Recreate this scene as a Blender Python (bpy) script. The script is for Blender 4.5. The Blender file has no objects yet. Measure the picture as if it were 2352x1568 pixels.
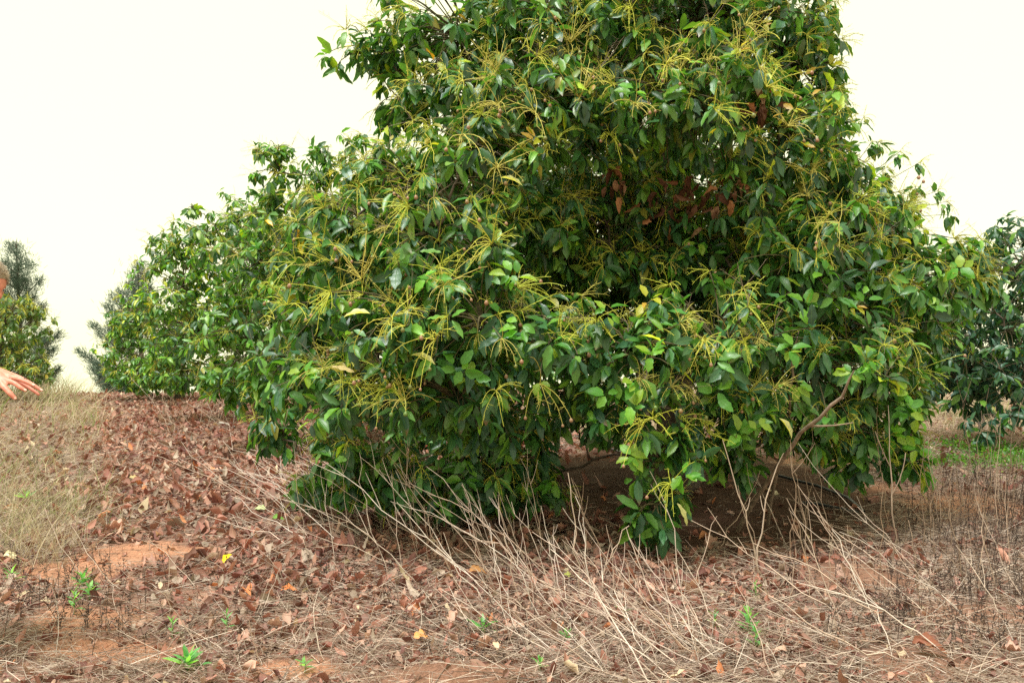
import bpy, bmesh, math, random
import numpy as np
from mathutils import Vector, Matrix

SC = bpy.context.scene
COL = SC.collection
random.seed(7)
RNG = np.random.default_rng(11)

# ------------------------------------------------------------------ camera
EYE = 1.5
FPX = 1830.0            # focal length in pixels of a 2352 px wide picture
CX, CY = 1176.0, 784.0
cd = bpy.data.cameras.new("camera")
cam = bpy.data.objects.new("camera", cd)
COL.objects.link(cam)
cam.location = (0, 0, EYE)
cam.rotation_euler = (math.radians(90), 0, 0)
cd.sensor_width = 36.0
cd.lens = 36.0 * FPX / 2352.0
cd.clip_start = 0.05
cd.clip_end = 2000
SC.camera = cam

# ------------------------------------------------------------------ world and sun
SUN_EL, SUN_AZ = math.radians(70), math.radians(222)
w = bpy.data.worlds.new("World")
SC.world = w
w.use_nodes = True
nt = w.node_tree
nt.nodes.clear()
sky = nt.nodes.new("ShaderNodeTexSky")
sky.sky_type = 'NISHITA'
sky.sun_disc = False
sky.sun_elevation = SUN_EL
sky.sun_rotation = SUN_AZ
b1 = nt.nodes.new("ShaderNodeBackground")
b1.inputs['Strength'].default_value = 0.10
nt.links.new(sky.outputs[0], b1.inputs[0])
b2 = nt.nodes.new("ShaderNodeBackground")          # the white overcast layer
b2.inputs['Color'].default_value = (1.0, 0.985, 0.64, 1)
b2.inputs['Strength'].default_value = 0.76
mx = nt.nodes.new("ShaderNodeMixShader")
mx.inputs[0].default_value = 0.90
nt.links.new(b1.outputs[0], mx.inputs[1])
nt.links.new(b2.outputs[0], mx.inputs[2])
wo = nt.nodes.new("ShaderNodeOutputWorld")
nt.links.new(mx.outputs[0], wo.inputs[0])

sd = bpy.data.lights.new("sun", 'SUN')
sd.energy = 2.4
sd.angle = math.radians(20)
sd.color = (1.0, 0.985, 0.97)
sun = bpy.data.objects.new("sun", sd)
COL.objects.link(sun)
# light comes from behind and to the left of the camera, high up
sdir = Vector((-0.42, -0.40, 1.6)).normalized()
sun.rotation_euler = sdir.to_track_quat('Z', 'Y').to_euler()
sun.location = (-10, -10, 20)

SC.view_settings.view_transform = 'Standard'
SC.view_settings.look = 'None'
SC.view_settings.exposure = 0.96
SC.view_settings.gamma = 1.0
SC.view_settings.use_curve_mapping = False
SC.cycles.max_bounces = 6
SC.cycles.diffuse_bounces = 4
SC.cycles.glossy_bounces = 2
SC.cycles.transmission_bounces = 3
SC.cycles.use_denoising = False
SC.cycles.denoiser = 'OPENIMAGEDENOISE'

# ------------------------------------------------------------------ helpers
def P(px, py, d):
    return np.array(((px - CX) / FPX * d, d, EYE - (py - CY) / FPX * d))

def vnoise(x, y, s, seed=0):
    x = np.asarray(x, float) / s + seed * 17.31
    y = np.asarray(y, float) / s + seed * 9.77
    xi, yi = np.floor(x), np.floor(y)
    fx, fy = x - xi, y - yi
    fx, fy = fx * fx * (3 - 2 * fx), fy * fy * (3 - 2 * fy)
    def hsh(a, b):
        v = np.sin(a * 127.1 + b * 311.7) * 43758.5453
        return v - np.floor(v)
    a, b = hsh(xi, yi), hsh(xi + 1, yi)
    c, d = hsh(xi, yi + 1), hsh(xi + 1, yi + 1)
    return (a * (1 - fx) + b * fx) * (1 - fy) + (c * (1 - fx) + d * fx) * fy

def sstep(a, b, x):
    t = np.clip((np.asarray(x, float) - a) / (b - a), 0, 1)
    return t * t * (3 - 2 * t)

def gd(px, py):                    # flat-ground point under a picture point
    d = EYE * FPX / (py - CY)
    return ((px - CX) / FPX * d, d)

MOUNDS = [(*gd(1040, 1572), .42, .20, .085), (*gd(1990, 1335), .50, .42, .10), (*gd(2290, 1430), .42, .28, .07),
          (*gd(2120, 1540), .30, .20, .05), (*gd(310, 1292), .55, .5, .03), (1.7, 8.5, 2.3, 1.9, .17)]

def gz(x, y):
    x = np.asarray(x, float); y = np.asarray(y, float)
    z = 0.05 * sstep(0.5, 3.0, -x) * (1 - sstep(6, 12, y))
    crest = 24.0 + 0.15 * np.clip(x, -14, 12)
    t = np.clip(y - crest, 0, None)
    z = z - 0.26 * t * t / (t + 5.0)
    amp = 1 - sstep(16, 26, y)
    z = z + amp * ((vnoise(x, y, 1.3, 1) - .5) * .07 + (vnoise(x, y, .37, 2) - .5) * .03 + (vnoise(x, y, .13, 3) - .5) * .012)
    for mx_, my_, rx, ry, h in MOUNDS:
        z = z + h * np.exp(-(((x - mx_) / rx) ** 2 + ((y - my_) / ry) ** 2) * 1.6)
    return z

def mesh_np(name, verts, faces, col=None, uv=None, smooth=True, mats=None, matidx=None):
    """verts (N,3); faces (M,4) or (M,3); col (N,3) linear per vertex; uv (N,2)."""
    me = bpy.data.meshes.new(name)
    verts = np.asarray(verts, np.float32).reshape(-1, 3)
    faces = np.asarray(faces, np.int32)
    k = faces.shape[1]
    me.vertices.add(len(verts))
    me.vertices.foreach_set("co", verts.ravel())
    me.loops.add(faces.size)
    me.loops.foreach_set("vertex_index", faces.ravel())
    me.polygons.add(len(faces))
    me.polygons.foreach_set("loop_start", np.arange(0, faces.size, k, dtype=np.int32))
    me.polygons.foreach_set("loop_total", np.full(len(faces), k, np.int32))
    me.polygons.foreach_set("use_smooth", np.full(len(faces), smooth, bool))
    if matidx is not None:
        me.polygons.foreach_set("material_index", np.asarray(matidx, np.int32))
    me.update(calc_edges=True)
    if col is not None:
        a = me.attributes.new("Col", 'FLOAT_COLOR', 'POINT')
        c = np.ones((len(verts), 4), np.float32)
        c[:, :3] = col
        a.data.foreach_set("color", c.ravel())
    if uv is not None:
        u = me.uv_layers.new(name="UVMap")
        u.data.foreach_set("uv", np.asarray(uv, np.float32)[faces.ravel()].ravel())
    for m in (mats or []):
        me.materials.append(m)
    return me

def link(name, data, parent=None, label=None, cat=None, group=None, kind=None, loc=None):
    o = bpy.data.objects.new(name, data)
    COL.objects.link(o)
    if parent is not None: o.parent = parent
    if label: o['label'] = label
    if cat: o['category'] = cat
    if group: o['group'] = group
    if kind: o['kind'] = kind
    if loc is not None: o.location = loc
    return o

def unit(v):
    v = np.asarray(v, float)
    return v / np.maximum(np.linalg.norm(v, axis=-1, keepdims=True), 1e-9)

class Acc:                                   # collects pieces that end as one joined mesh
    def __init__(s): s.v, s.f, s.c, s.u, s.n = [], [], [], [], 0
    def add(s, v, f, c, u=None):
        v = v.reshape(-1, 3)
        s.v.append(v); s.f.append(f.reshape(-1, 4) + s.n)
        s.c.append(np.broadcast_to(c, v.shape)); s.u.append(u if u is not None else np.zeros((len(v), 2)))
        s.n += len(v)
    def mesh(s, name, mat, smooth=True):
        return mesh_np(name, np.concatenate(s.v), np.concatenate(s.f), np.concatenate(s.c), np.concatenate(s.u), smooth, [mat])

def tubes(polys, radii, sides=4):
    """polys (n,m,3), radii (n,m) -> verts (n*m*sides,3), quads"""
    polys = np.asarray(polys, float); radii = np.asarray(radii, float)
    n, m, _ = polys.shape
    t = np.empty_like(polys)
    t[:, 1:-1] = polys[:, 2:] - polys[:, :-2]
    t[:, 0] = polys[:, 1] - polys[:, 0]
    t[:, -1] = polys[:, -1] - polys[:, -2]
    t = unit(t)
    ref = np.tile(np.array([0.31, 0.17, 0.93]), (n, 1))
    mean = unit(polys[:, -1] - polys[:, 0])
    bad = np.abs((ref * mean).sum(1)) > .8
    ref[bad] = np.array([0.9, -.3, .2])
    u = unit(np.cross(t, ref[:, None, :]))
    v = np.cross(t, u)
    a = np.arange(sides) / sides * 2 * math.pi
    ring = (u[:, :, None, :] * np.cos(a)[None, None, :, None] + v[:, :, None, :] * np.sin(a)[None, None, :, None])
    verts = polys[:, :, None, :] + ring * radii[:, :, None, None]
    idx = np.arange(n * m * sides).reshape(n, m, sides)
    a0 = idx[:, :-1]; a1 = idx[:, 1:]
    q = np.stack([a0, np.roll(a0, -1, 2), np.roll(a1, -1, 2), a1], -1)
    return verts.reshape(-1, 3), q.reshape(-1, 4)

def leaf_verts(pos, dirv, nrm, L, W, fold, curl, wave, rows, rng, waves=2.6, twist=None):
    """batch of leaves -> verts (n, rows*3, 3), quads for the batch, uv"""
    n = len(pos)
    t = np.linspace(0, 1, rows)
    prof = np.sin(np.pi * np.clip(t, 0.0, 1) ** 0.92) ** 0.78
    prof[0] = 0.04; prof[-1] = 0.02
    dirv = unit(dirv)
    nrm = unit(nrm - dirv * (nrm * dirv).sum(-1, keepdims=True))
    side = np.cross(dirv, nrm)
    ph = rng.uniform(0, 6.28, (n, 2))
    out = np.empty((n, rows, 3, 3))
    jag = 1 + rng.uniform(-.13, .13, (n, rows, 2))
    for i, tt in enumerate(t):
        cpos = pos + dirv * (L * (tt - .12 * curl * tt * tt))[:, None] - nrm * (L * curl * tt * tt * .5)[:, None]
        wdt = W * prof[i] * .5
        out[:, i, 1] = cpos
        for s, k in ((-1, 0), (1, 2)):
            p = ph[:, 0 if s < 0 else 1]
            z = fold * wdt + wave * W * np.sin(tt * waves * 6.283 + p) * min(1, prof[i] * 1.4)
            wd = wdt * jag[:, i, 0 if s < 0 else 1] * (1 + .10 * np.sin(tt * waves * 6.283 + p + 1.2))
            out[:, i, k] = cpos + side * (s * wd)[:, None] + nrm * z[:, None]
    base = np.arange(rows - 1)[:, None] * 3 + np.array([0, 1])[None]
    q = np.stack([base, base + 1, base + 4, base + 3], -1).reshape(-1, 4)
    quads = (np.arange(n)[:, None, None] * rows * 3 + q[None]).reshape(-1, 4)
    uv = np.stack([np.tile([0, .5, 1.], rows), np.repeat(t, 3)], -1)
    return out.reshape(n, rows * 3, 3), quads, np.tile(uv, (n, 1))

def rand_unit(rng, n):
    return unit(rng.normal(size=(n, 3)))

# ------------------------------------------------------------------ materials
def new_mat(name):
    m = bpy.data.materials.new(name); m.use_nodes = True
    n = m.node_tree; n.nodes.clear()
    o = n.nodes.new("ShaderNodeOutputMaterial")
    return m, n, o

def leaf_mat(name, rough=.42, trans=.22, spec=.5, back=(1.35, 1.25, 1.3), veins=True, tcol=(2.4, 2.4, .9)):
    m, n, o = new_mat(name)
    N, Lk = n.nodes, n.links
    at = N.new("ShaderNodeAttribute"); at.attribute_name = "Col"
    col = at.outputs['Color']
    hs = N.new("ShaderNodeHueSaturation")
    tc = N.new("ShaderNodeTexCoord")
    nz = N.new("ShaderNodeTexNoise"); nz.inputs['Scale'].default_value = 14; nz.inputs['Detail'].default_value = 3
    Lk.new(tc.outputs['Object'], nz.inputs['Vector'])
    mr = N.new("ShaderNodeMapRange"); mr.inputs['To Min'].default_value = .65; mr.inputs['To Max'].default_value = 1.35
    Lk.new(nz.outputs['Fac'], mr.inputs['Value'])
    Lk.new(mr.outputs[0], hs.inputs['Value']); Lk.new(col, hs.inputs['Color'])
    col = hs.outputs[0]
    bump_h = None
    if veins:
        uv = N.new("ShaderNodeUVMap"); uv.uv_map = "UVMap"
        sp = N.new("ShaderNodeSeparateXYZ"); Lk.new(uv.outputs[0], sp.inputs[0])
        s1 = N.new("ShaderNodeMath"); s1.operation = 'SUBTRACT'; s1.inputs[1].default_value = .5; Lk.new(sp.outputs[0], s1.inputs[0])
        ab = N.new("ShaderNodeMath"); ab.operation = 'ABSOLUTE'; Lk.new(s1.outputs[0], ab.inputs[0])
        mid = N.new("ShaderNodeMapRange"); mid.inputs['From Min'].default_value = 0.0; mid.inputs['From Max'].default_value = .06
        mid.inputs['To Min'].default_value = 1; mid.inputs['To Max'].default_value = 0; Lk.new(ab.outputs[0], mid.inputs['Value'])
        # side veins: stripes of v - |u| * k
        ml = N.new("ShaderNodeMath"); ml.operation = 'MULTIPLY'; ml.inputs[1].default_value = -.45; Lk.new(ab.outputs[0], ml.inputs[0])
        ad = N.new("ShaderNodeMath"); ad.operation = 'ADD'; Lk.new(ml.outputs[0], ad.inputs[0]); Lk.new(sp.outputs[1], ad.inputs[1])
        fr = N.new("ShaderNodeMath"); fr.operation = 'MULTIPLY'; fr.inputs[1].default_value = 50.; Lk.new(ad.outputs[0], fr.inputs[0])
        sn = N.new("ShaderNodeMath"); sn.operation = 'SINE'; Lk.new(fr.outputs[0], sn.inputs[0])
        pw = N.new("ShaderNodeMapRange"); pw.inputs['From Min'].default_value = .75; pw.inputs['From Max'].default_value = 1; pw.inputs['To Max'].default_value = .35
        Lk.new(sn.outputs[0], pw.inputs['Value'])
        mxx = N.new("ShaderNodeMath"); mxx.operation = 'MAXIMUM'; Lk.new(mid.outputs[0], mxx.inputs[0]); Lk.new(pw.outputs[0], mxx.inputs[1])
        mc = N.new("ShaderNodeMix"); mc.data_type = 'RGBA'; mc.blend_type = 'ADD'
        Lk.new(col, mc.inputs[6]); mc.inputs[7].default_value = (.05, .07, .012, 1)
        Lk.new(mxx.outputs[0], mc.inputs[0]); col = mc.outputs[2]
        bump_h = mxx.outputs[0]
    ge = N.new("ShaderNodeNewGeometry")
    bk = N.new("ShaderNodeMix"); bk.data_type = 'RGBA'; bk.blend_type = 'MULTIPLY'
    bk.inputs[7].default_value = (*back, 1)
    Lk.new(ge.outputs['Backfacing'], bk.inputs[0]); Lk.new(col, bk.inputs[6])
    bk.clamp_result = False
    pr = N.new("ShaderNodeBsdfPrincipled")
    Lk.new(bk.outputs[2], pr.inputs['Base Color'])
    rr = N.new("ShaderNodeMapRange"); rr.inputs['To Min'].default_value = rough - .1; rr.inputs['To Max'].default_value = rough + .16
    Lk.new(nz.outputs['Fac'], rr.inputs['Value']); Lk.new(rr.outputs[0], pr.inputs['Roughness'])
    pr.inputs['Specular IOR Level'].default_value = spec
    if bump_h is not None:
        bp = N.new("ShaderNodeBump"); bp.inputs['Strength'].default_value = .25; bp.inputs['Distance'].default_value = .004
        Lk.new(bump_h, bp.inputs['Height']); Lk.new(bp.outputs[0], pr.inputs['Normal'])
    tr = N.new("ShaderNodeBsdfTranslucent")
    tcm = N.new("ShaderNodeMix"); tcm.data_type = 'RGBA'; tcm.blend_type = 'MULTIPLY'; tcm.inputs[0].default_value = 1
    tcm.clamp_result = False
    Lk.new(col, tcm.inputs[6]); tcm.inputs[7].default_value = (*tcol, 1)
    Lk.new(tcm.outputs[2], tr.inputs['Color'])
    ms = N.new("ShaderNodeMixShader"); ms.inputs[0].default_value = trans
    Lk.new(pr.outputs[0], ms.inputs[1]); Lk.new(tr.outputs[0], ms.inputs[2])
    Lk.new(ms.outputs[0], o.inputs['Surface'])
    return m

def col_mat(name, rough=.8, spec=.25, nscale=30, lo=.7, hi=1.3, bump=.0, stretch=None, bdist=.01):
    m, n, o = new_mat(name)
    N, Lk = n.nodes, n.links
    at = N.new("ShaderNodeAttribute"); at.attribute_name = "Col"
    tc = N.new("ShaderNodeTexCoord")
    src = tc.outputs['Object']
    if stretch:
        mp = N.new("ShaderNodeMapping"); mp.inputs['Scale'].default_value = stretch
        Lk.new(src, mp.inputs[0]); src = mp.outputs[0]
    nz = N.new("ShaderNodeTexNoise"); nz.inputs['Scale'].default_value = nscale; nz.inputs['Detail'].default_value = 4
    Lk.new(src, nz.inputs['Vector'])
    mr = N.new("ShaderNodeMapRange"); mr.inputs['From Min'].default_value = .25; mr.inputs['From Max'].default_value = .75
    mr.inputs['To Min'].default_value = lo; mr.inputs['To Max'].default_value = hi
    Lk.new(nz.outputs['Fac'], mr.inputs['Value'])
    hs = N.new("ShaderNodeHueSaturation"); Lk.new(mr.outputs[0], hs.inputs['Value']); Lk.new(at.outputs['Color'], hs.inputs['Color'])
    pr = N.new("ShaderNodeBsdfPrincipled"); Lk.new(hs.outputs[0], pr.inputs['Base Color'])
    pr.inputs['Roughness'].default_value = rough; pr.inputs['Specular IOR Level'].default_value = spec
    if bump:
        bp = N.new("ShaderNodeBump"); bp.inputs['Strength'].default_value = bump; bp.inputs['Distance'].default_value = bdist
        Lk.new(nz.outputs['Fac'], bp.inputs['Height']); Lk.new(bp.outputs[0], pr.inputs['Normal'])
    Lk.new(pr.outputs[0], o.inputs['Surface'])
    return m

M_LEAF = leaf_mat("avocado_leaf", rough=.36, trans=.2, spec=.6)
M_YOUNG = leaf_mat("young_leaf", rough=.36, trans=.35)
M_DEAD = leaf_mat("dead_leaf", rough=.62, trans=.10, spec=.3, tcol=(1.4, 1.0, .8), back=(1.25, 1.2, 1.2))
M_STALK = col_mat("flower_stalk", rough=.5, nscale=60, lo=.8, hi=1.2)
M_FRUIT = col_mat("fruitlet_skin", rough=.4, spec=.5, nscale=90, lo=.75, hi=1.25)
M_BARK = col_mat("bark", rough=.85, nscale=22, lo=.55, hi=1.45, bump=.6, stretch=(1, 1, .35), bdist=.02)
M_STRAW = col_mat("dry_stem", rough=.7, nscale=16, lo=.72, hi=1.25)
M_GRASS = leaf_mat("grass_blade", rough=.65, trans=.15, spec=.2, veins=False, tcol=(1.2, 1.15, 1.0), back=(1, 1, 1))
M_NEEDLE = col_mat("pine_needle", rough=.6, nscale=4, lo=.7, hi=1.3)

# ------------------------------------------------------------------ ground
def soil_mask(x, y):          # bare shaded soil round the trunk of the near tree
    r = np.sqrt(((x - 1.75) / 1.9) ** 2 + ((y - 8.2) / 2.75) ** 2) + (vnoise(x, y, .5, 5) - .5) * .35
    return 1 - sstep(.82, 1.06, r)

def grass_mask(x, y):         # strip of standing dry grass at the left
    return sstep(-.25, .35, -(x + .55 * y - .25) + (vnoise(x, y, .9, 8) - .5) * 1.1 + (vnoise(x, y, .3, 9) - .5) * .7) * sstep(4.6, 5.6, y)

ORANGE = [(*gd(310, 1290), .55, .42), (*gd(1960, 1135), .9, .45), (*gd(1830, 1065), 1.0, .5), (*gd(2250, 1170), .8, .6),
          (*gd(230, 1440), .42, .26), (*gd(260, 1510), .4, .2), (*gd(150, 1330), .5, .3), (*gd(700, 1545), .3, .12)]
BARE = [(*gd(1040, 1572), .40, .20), (*gd(1990, 1335), .50, .42), (*gd(2290, 1430), .48, .3), (*gd(2120, 1540), .36, .2)]

def blob(x, y, L, nseed):
    m = np.zeros(np.shape(x))
    for ax, ay, rx, ry in L:
        r = np.sqrt(((x - ax) / rx) ** 2 + ((y - ay) / ry) ** 2) + (vnoise(x, y, .18, nseed) - .5) * .6
        m = np.maximum(m, 1 - sstep(.6, 1.1, r))
    return m

def build_ground():
    def axis(lo, hi, fine_lo, fine_hi, fine, growth):
        a = list(np.arange(fine_lo, fine_hi + 1e-6, fine))
        s = fine
        while a[-1] < hi: s *= growth; a.append(a[-1] + s)
        s = fine
        while a[0] > lo: s *= growth; a.insert(0, a[0] - s)
        return np.array(a)
    xs = axis(-260, 260, -4.2, 4.8, .045, 1.09)
    ys = axis(-60, 420, 3.2, 9.5, .045, 1.05)
    X, Y = np.meshgrid(xs, ys, indexing='ij')
    Z = gz(X, Y)
    v = np.stack([X, Y, Z], -1).reshape(-1, 3)
    idx = np.arange(X.size).reshape(X.shape)
    q = np.stack([idx[:-1, :-1], idx[1:, :-1], idx[1:, 1:], idx[:-1, 1:]], -1).reshape(-1, 4)
    x, y = X.ravel(), Y.ravel()
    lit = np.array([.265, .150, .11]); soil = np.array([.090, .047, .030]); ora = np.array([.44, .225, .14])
    gr = np.array([.28, .20, .14]); bare = np.array([.26, .14, .095])
    n1 = vnoise(x, y, .6, 6)[:, None]
    c = lit * (.7 + .6 * n1)
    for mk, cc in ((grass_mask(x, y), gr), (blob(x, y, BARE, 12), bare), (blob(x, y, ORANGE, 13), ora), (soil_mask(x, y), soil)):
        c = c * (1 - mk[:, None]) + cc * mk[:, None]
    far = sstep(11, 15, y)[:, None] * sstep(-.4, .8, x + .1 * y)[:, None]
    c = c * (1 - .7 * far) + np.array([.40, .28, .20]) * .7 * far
    m, n, o = new_mat("ground_soil")
    N, Lk = n.nodes, n.links
    at = N.new("ShaderNodeAttribute"); at.attribute_name = "Col"
    tc = N.new("ShaderNodeTexCoord")
    nz = N.new("ShaderNodeTexNoise"); nz.inputs['Scale'].default_value = 9; nz.inputs['Detail'].default_value = 9; nz.inputs['Roughness'].default_value = .7
    n2 = N.new("ShaderNodeTexNoise"); n2.inputs['Scale'].default_value = 55; n2.inputs['Detail'].default_value = 5
    Lk.new(tc.outputs['Object'], nz.inputs['Vector']); Lk.new(tc.outputs['Object'], n2.inputs['Vector'])
    ad = N.new("ShaderNodeMath"); Lk.new(nz.outputs['Fac'], ad.inputs[0]); Lk.new(n2.outputs['Fac'], ad.inputs[1])
    mr = N.new("ShaderNodeMapRange"); mr.inputs['From Min'].default_value = .7; mr.inputs['From Max'].default_value = 1.3
    mr.inputs['To Min'].default_value = .62; mr.inputs['To Max'].default_value = 1.35; Lk.new(ad.outputs[0], mr.inputs['Value'])
    hs = N.new("ShaderNodeHueSaturation"); Lk.new(mr.outputs[0], hs.inputs['Value']); Lk.new(at.outputs['Color'], hs.inputs['Color'])
    pr = N.new("ShaderNodeBsdfPrincipled"); Lk.new(hs.outputs[0], pr.inputs['Base Color'])
    pr.inputs['Roughness'].default_value = .95; pr.inputs['Specular IOR Level'].default_value = .1
    bp = N.new("ShaderNodeBump"); bp.inputs['Strength'].default_value = .8; bp.inputs['Distance'].default_value = .02
    Lk.new(ad.outputs[0], bp.inputs['Height']); Lk.new(bp.outputs[0], pr.inputs['Normal'])
    Lk.new(pr.outputs[0], o.inputs['Surface'])
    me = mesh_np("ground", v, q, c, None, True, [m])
    return link("ground", me, kind="structure")
GROUND = build_ground()

# ------------------------------------------------------------------ avocado trees
MATURE = np.array([[.026, .088, .036], [.042, .138, .034], [.066, .185, .034], [.022, .072, .052], [.110, .245, .038], [.034, .110, .060]]) * np.array([1.25, 1.2, .95])
ROWPAL = MATURE * np.array([1.3, 1.2, .9])
YELPAL = np.array([[.10, .20, .035], [.13, .22, .04], [.07, .17, .04], [.17, .22, .05], [.05, .13, .04], [.09, .17, .05]])
def leaf_colors(rng, n, pal=MATURE, warm=.0):
    a = pal[rng.integers(0, len(pal), n)]; b = pal[rng.integers(0, len(pal), n)]
    t = rng.random((n, 1))
    c = (a * (1 - t) + b * t) * rng.uniform(.62, 1.6, (n, 1))
    k = rng.random(n)
    c[k < .012 + warm] = np.array([.36, .34, .06]) * rng.uniform(.6, 1.1)
    c[(k > .012 + warm) & (k < .04 + warm * 2)] *= np.array([2.2, 1.5, .9])
    return c

# shared leaf meshes for the leaves that are objects of their own
def make_leaf_bank(prefix, pal, mat, rng, nshape=7, L=1., wave=.11, rows=9, wr=(.31, .44), tipbrown=.25, fr=(.15, .75), cr=(.1, .8)):
    bank = []
    for i in range(nshape):
        for j in range(len(pal)):
            one = np.ones(1)
            Wd = rng.uniform(*wr)
            v, q, uv = leaf_verts(np.zeros((1, 3)), np.array([[0, 1., 0]]), np.array([[0, 0, 1.]]), one * L, one * Wd,
                                  one * rng.uniform(*fr), one * rng.uniform(*cr), one * rng.uniform(.4, 1.2) * wave, rows, rng)
            c = np.tile(pal[j] * rng.uniform(.85, 1.2), (rows * 3, 1))
            if rng.random() < tipbrown:
                tt = uv[:, 1:2]
                kk = np.clip((tt - rng.uniform(.72, .9)) * 7, 0, 1)
                c = c * (1 - kk) + np.array([.17, .10, .05]) * kk
            bank.append(mesh_np(prefix, v.reshape(-1, 3), q, c, uv, True, [mat]))
    return bank

BANK = make_leaf_bank("leaf", MATURE, M_LEAF, RNG)
YPAL = np.array([[.10, .30, .03], [.16, .37, .035], [.075, .24, .032], [.22, .34, .04]])
BANK_Y = make_leaf_bank("young_leaf", YPAL, M_YOUNG, RNG, nshape=4, wave=.05, wr=(.48, .62), tipbrown=0)
GPAL = np.array([[.42, .42, .04], [.48, .30, .05], [.34, .42, .05], [.40, .34, .07]])
BANK_G = make_leaf_bank("golden_leaf", GPAL, M_YOUNG, RNG, nshape=3, wave=.04, wr=(.34, .5), tipbrown=0)
DPAL = np.array([[.26, .11, .06], [.38, .17, .08], [.15, .06, .04], [.34, .19, .12], [.20, .09, .06]])
BANK_D = make_leaf_bank("dead_leaf", DPAL, M_DEAD, RNG, nshape=6, wave=.32, wr=(.3, .48), tipbrown=0, fr=(.4, 2.2), cr=(.4, 2.2))
PAL_PALE = np.array([[.55, .52, .22], [.62, .50, .28], [.42, .46, .16]])
BANK_P = make_leaf_bank("pale_leaf", PAL_PALE, M_YOUNG, RNG, nshape=2, wave=.08)

def basis(pos, d, nrm, L):
    d = unit(d); nrm = unit(nrm - d * float(np.dot(nrm, d))); s = np.cross(d, nrm)
    return Matrix(((s[0] * L, d[0] * L, nrm[0] * L, pos[0]), (s[1] * L, d[1] * L, nrm[1] * L, pos[1]), (s[2] * L, d[2] * L, nrm[2] * L, pos[2]), (0, 0, 0, 1)))

def place_leaf(bank, name, pos, d, nrm, L, parent, rng, idx=None):
    me = bank[int(rng.integers(0, len(bank))) if idx is None else idx % len(bank)]
    o = link(name, me, parent)
    M = basis(pos, d, nrm, L)
    o.matrix_local = Matrix.Translation(-Vector(parent.location)) @ M
    return o

def panicle_polys(rng, ns, Lmin, Lmax, axis, droop):
    """stalks from the origin; returns polylines (n,m,3), radii, tips"""
    m = 7
    ax = unit(axis)
    polys, rads, tips = [], [], []
    for i in range(ns):
        r = unit(rng.normal(size=3))
        d = unit(ax * rng.uniform(.25, 1.2) + (r - ax * np.dot(r, ax)) * 1.0)
        L = rng.uniform(Lmin, Lmax)
        g = droop * rng.uniform(.2, 1.5)
        pts = [np.zeros(3)]; dd = d.copy()
        for k in range(m - 1):
            dd = unit(dd + np.array([0, 0, -g * .24]) + rng.normal(size=3) * .09)
            pts.append(pts[-1] + dd * L / (m - 1))
        pts = np.array(pts)
        polys.append(pts); rads.append(np.linspace(.0030, .0017, m)); tips.append((pts[-1], dd))
        for k in range(2, m):                     # short side stubs
            for _ in range(int(rng.integers(0, 3))):
                sdv = unit(rng.normal(size=3) + dd * .8); ln = rng.uniform(.012, .05)
                a = pts[k] + (pts[k - 1] - pts[k]) * rng.random()
                q = np.linspace(0, 1, m)[:, None]
                polys.append(a + sdv * ln * q + rng.normal(size=3) * .006 * q * q); rads.append(np.linspace(.0016, .0010, m))
    return np.array(polys), np.array(rads), tips

def panicle_mesh(rng, scale=1., fat=1.):
    ax = np.array([0, 1., rng.uniform(0., 1.3)])
    p, r, tips = panicle_polys(rng, int(rng.integers(7, 13)), .12 * scale, .30 * scale, ax, rng.uniform(.1, 1.25))
    v, q = tubes(p, r * fat, 3)
    base = np.array([[.54, .57, .07], [.62, .61, .10], [.44, .50, .07], [.58, .52, .13]])[int(rng.integers(0, 4))]
    c = np.tile(base, (len(v), 1)) * (1 + RNG.uniform(-.12, .12, (len(v), 1)))
    return mesh_np("flower_stalk", v, q, c, np.zeros((len(v), 2)), True, [M_STALK]), tips
PAN = [panicle_mesh(RNG) for _ in range(22)]
PAN_FAT = [panicle_mesh(RNG, 1., 1.6) for _ in range(8)]

def fruit_mesh(rng, c):
    nu, nv = 8, 7
    v = []
    for i in range(nv):
        t = i / (nv - 1) * math.pi
        r = math.sin(t) * (1 - .22 * math.cos(t)) if 0 < i < nv - 1 else .02
        for j in range(nu):
            a = j / nu * 2 * math.pi
            v.append((r * math.cos(a), r * math.sin(a), 1.15 * math.cos(t) - 1.0))
    idx = np.arange(nu * nv).reshape(nv, nu)
    q = np.stack([idx[:-1], idx[1:], np.roll(idx[1:], -1, 1), np.roll(idx[:-1], -1, 1)], -1).reshape(-1, 4)
    vv = np.array(v)
    cc = np.tile(c, (len(vv), 1))
    return mesh_np("fruit", vv, q, cc, np.zeros((len(vv), 2)), True, [M_FRUIT])
FRUITS = [fruit_mesh(RNG, c) for c in ((.30, .16, .09), (.24, .15, .06), (.17, .19, .05), (.34, .20, .12), (.12, .20, .04))]

def ray_front(lobes, px, py):
    d = np.array([(px - CX) / FPX, 1.0, -(py - CY) / FPX]); o = np.array([0, 0, EYE]); best = None
    for c, r in lobes:
        a = ((d / r) ** 2).sum(); oc = (o - c) / r; b = 2 * (d / r * oc).sum(); cc = (oc ** 2).sum() - 1
        D = b * b - 4 * a * cc
        if D > 0:
            t = (-b - math.sqrt(D)) / (2 * a)
            if t > 1 and (best is None or t < best): best = t
    return best

def lobe(px, py, d, rx, ry, rd=None):
    s = d / FPX
    return (P(px, py, d), np.array([rx * s, (rd if rd else (rx + ry) * .5 * s), ry * s]))

def bezier(a, b, c, n):
    t = np.linspace(0, 1, n)[:, None]
    return a * (1 - t) ** 2 + 2 * b * t * (1 - t) + c * t * t

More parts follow.
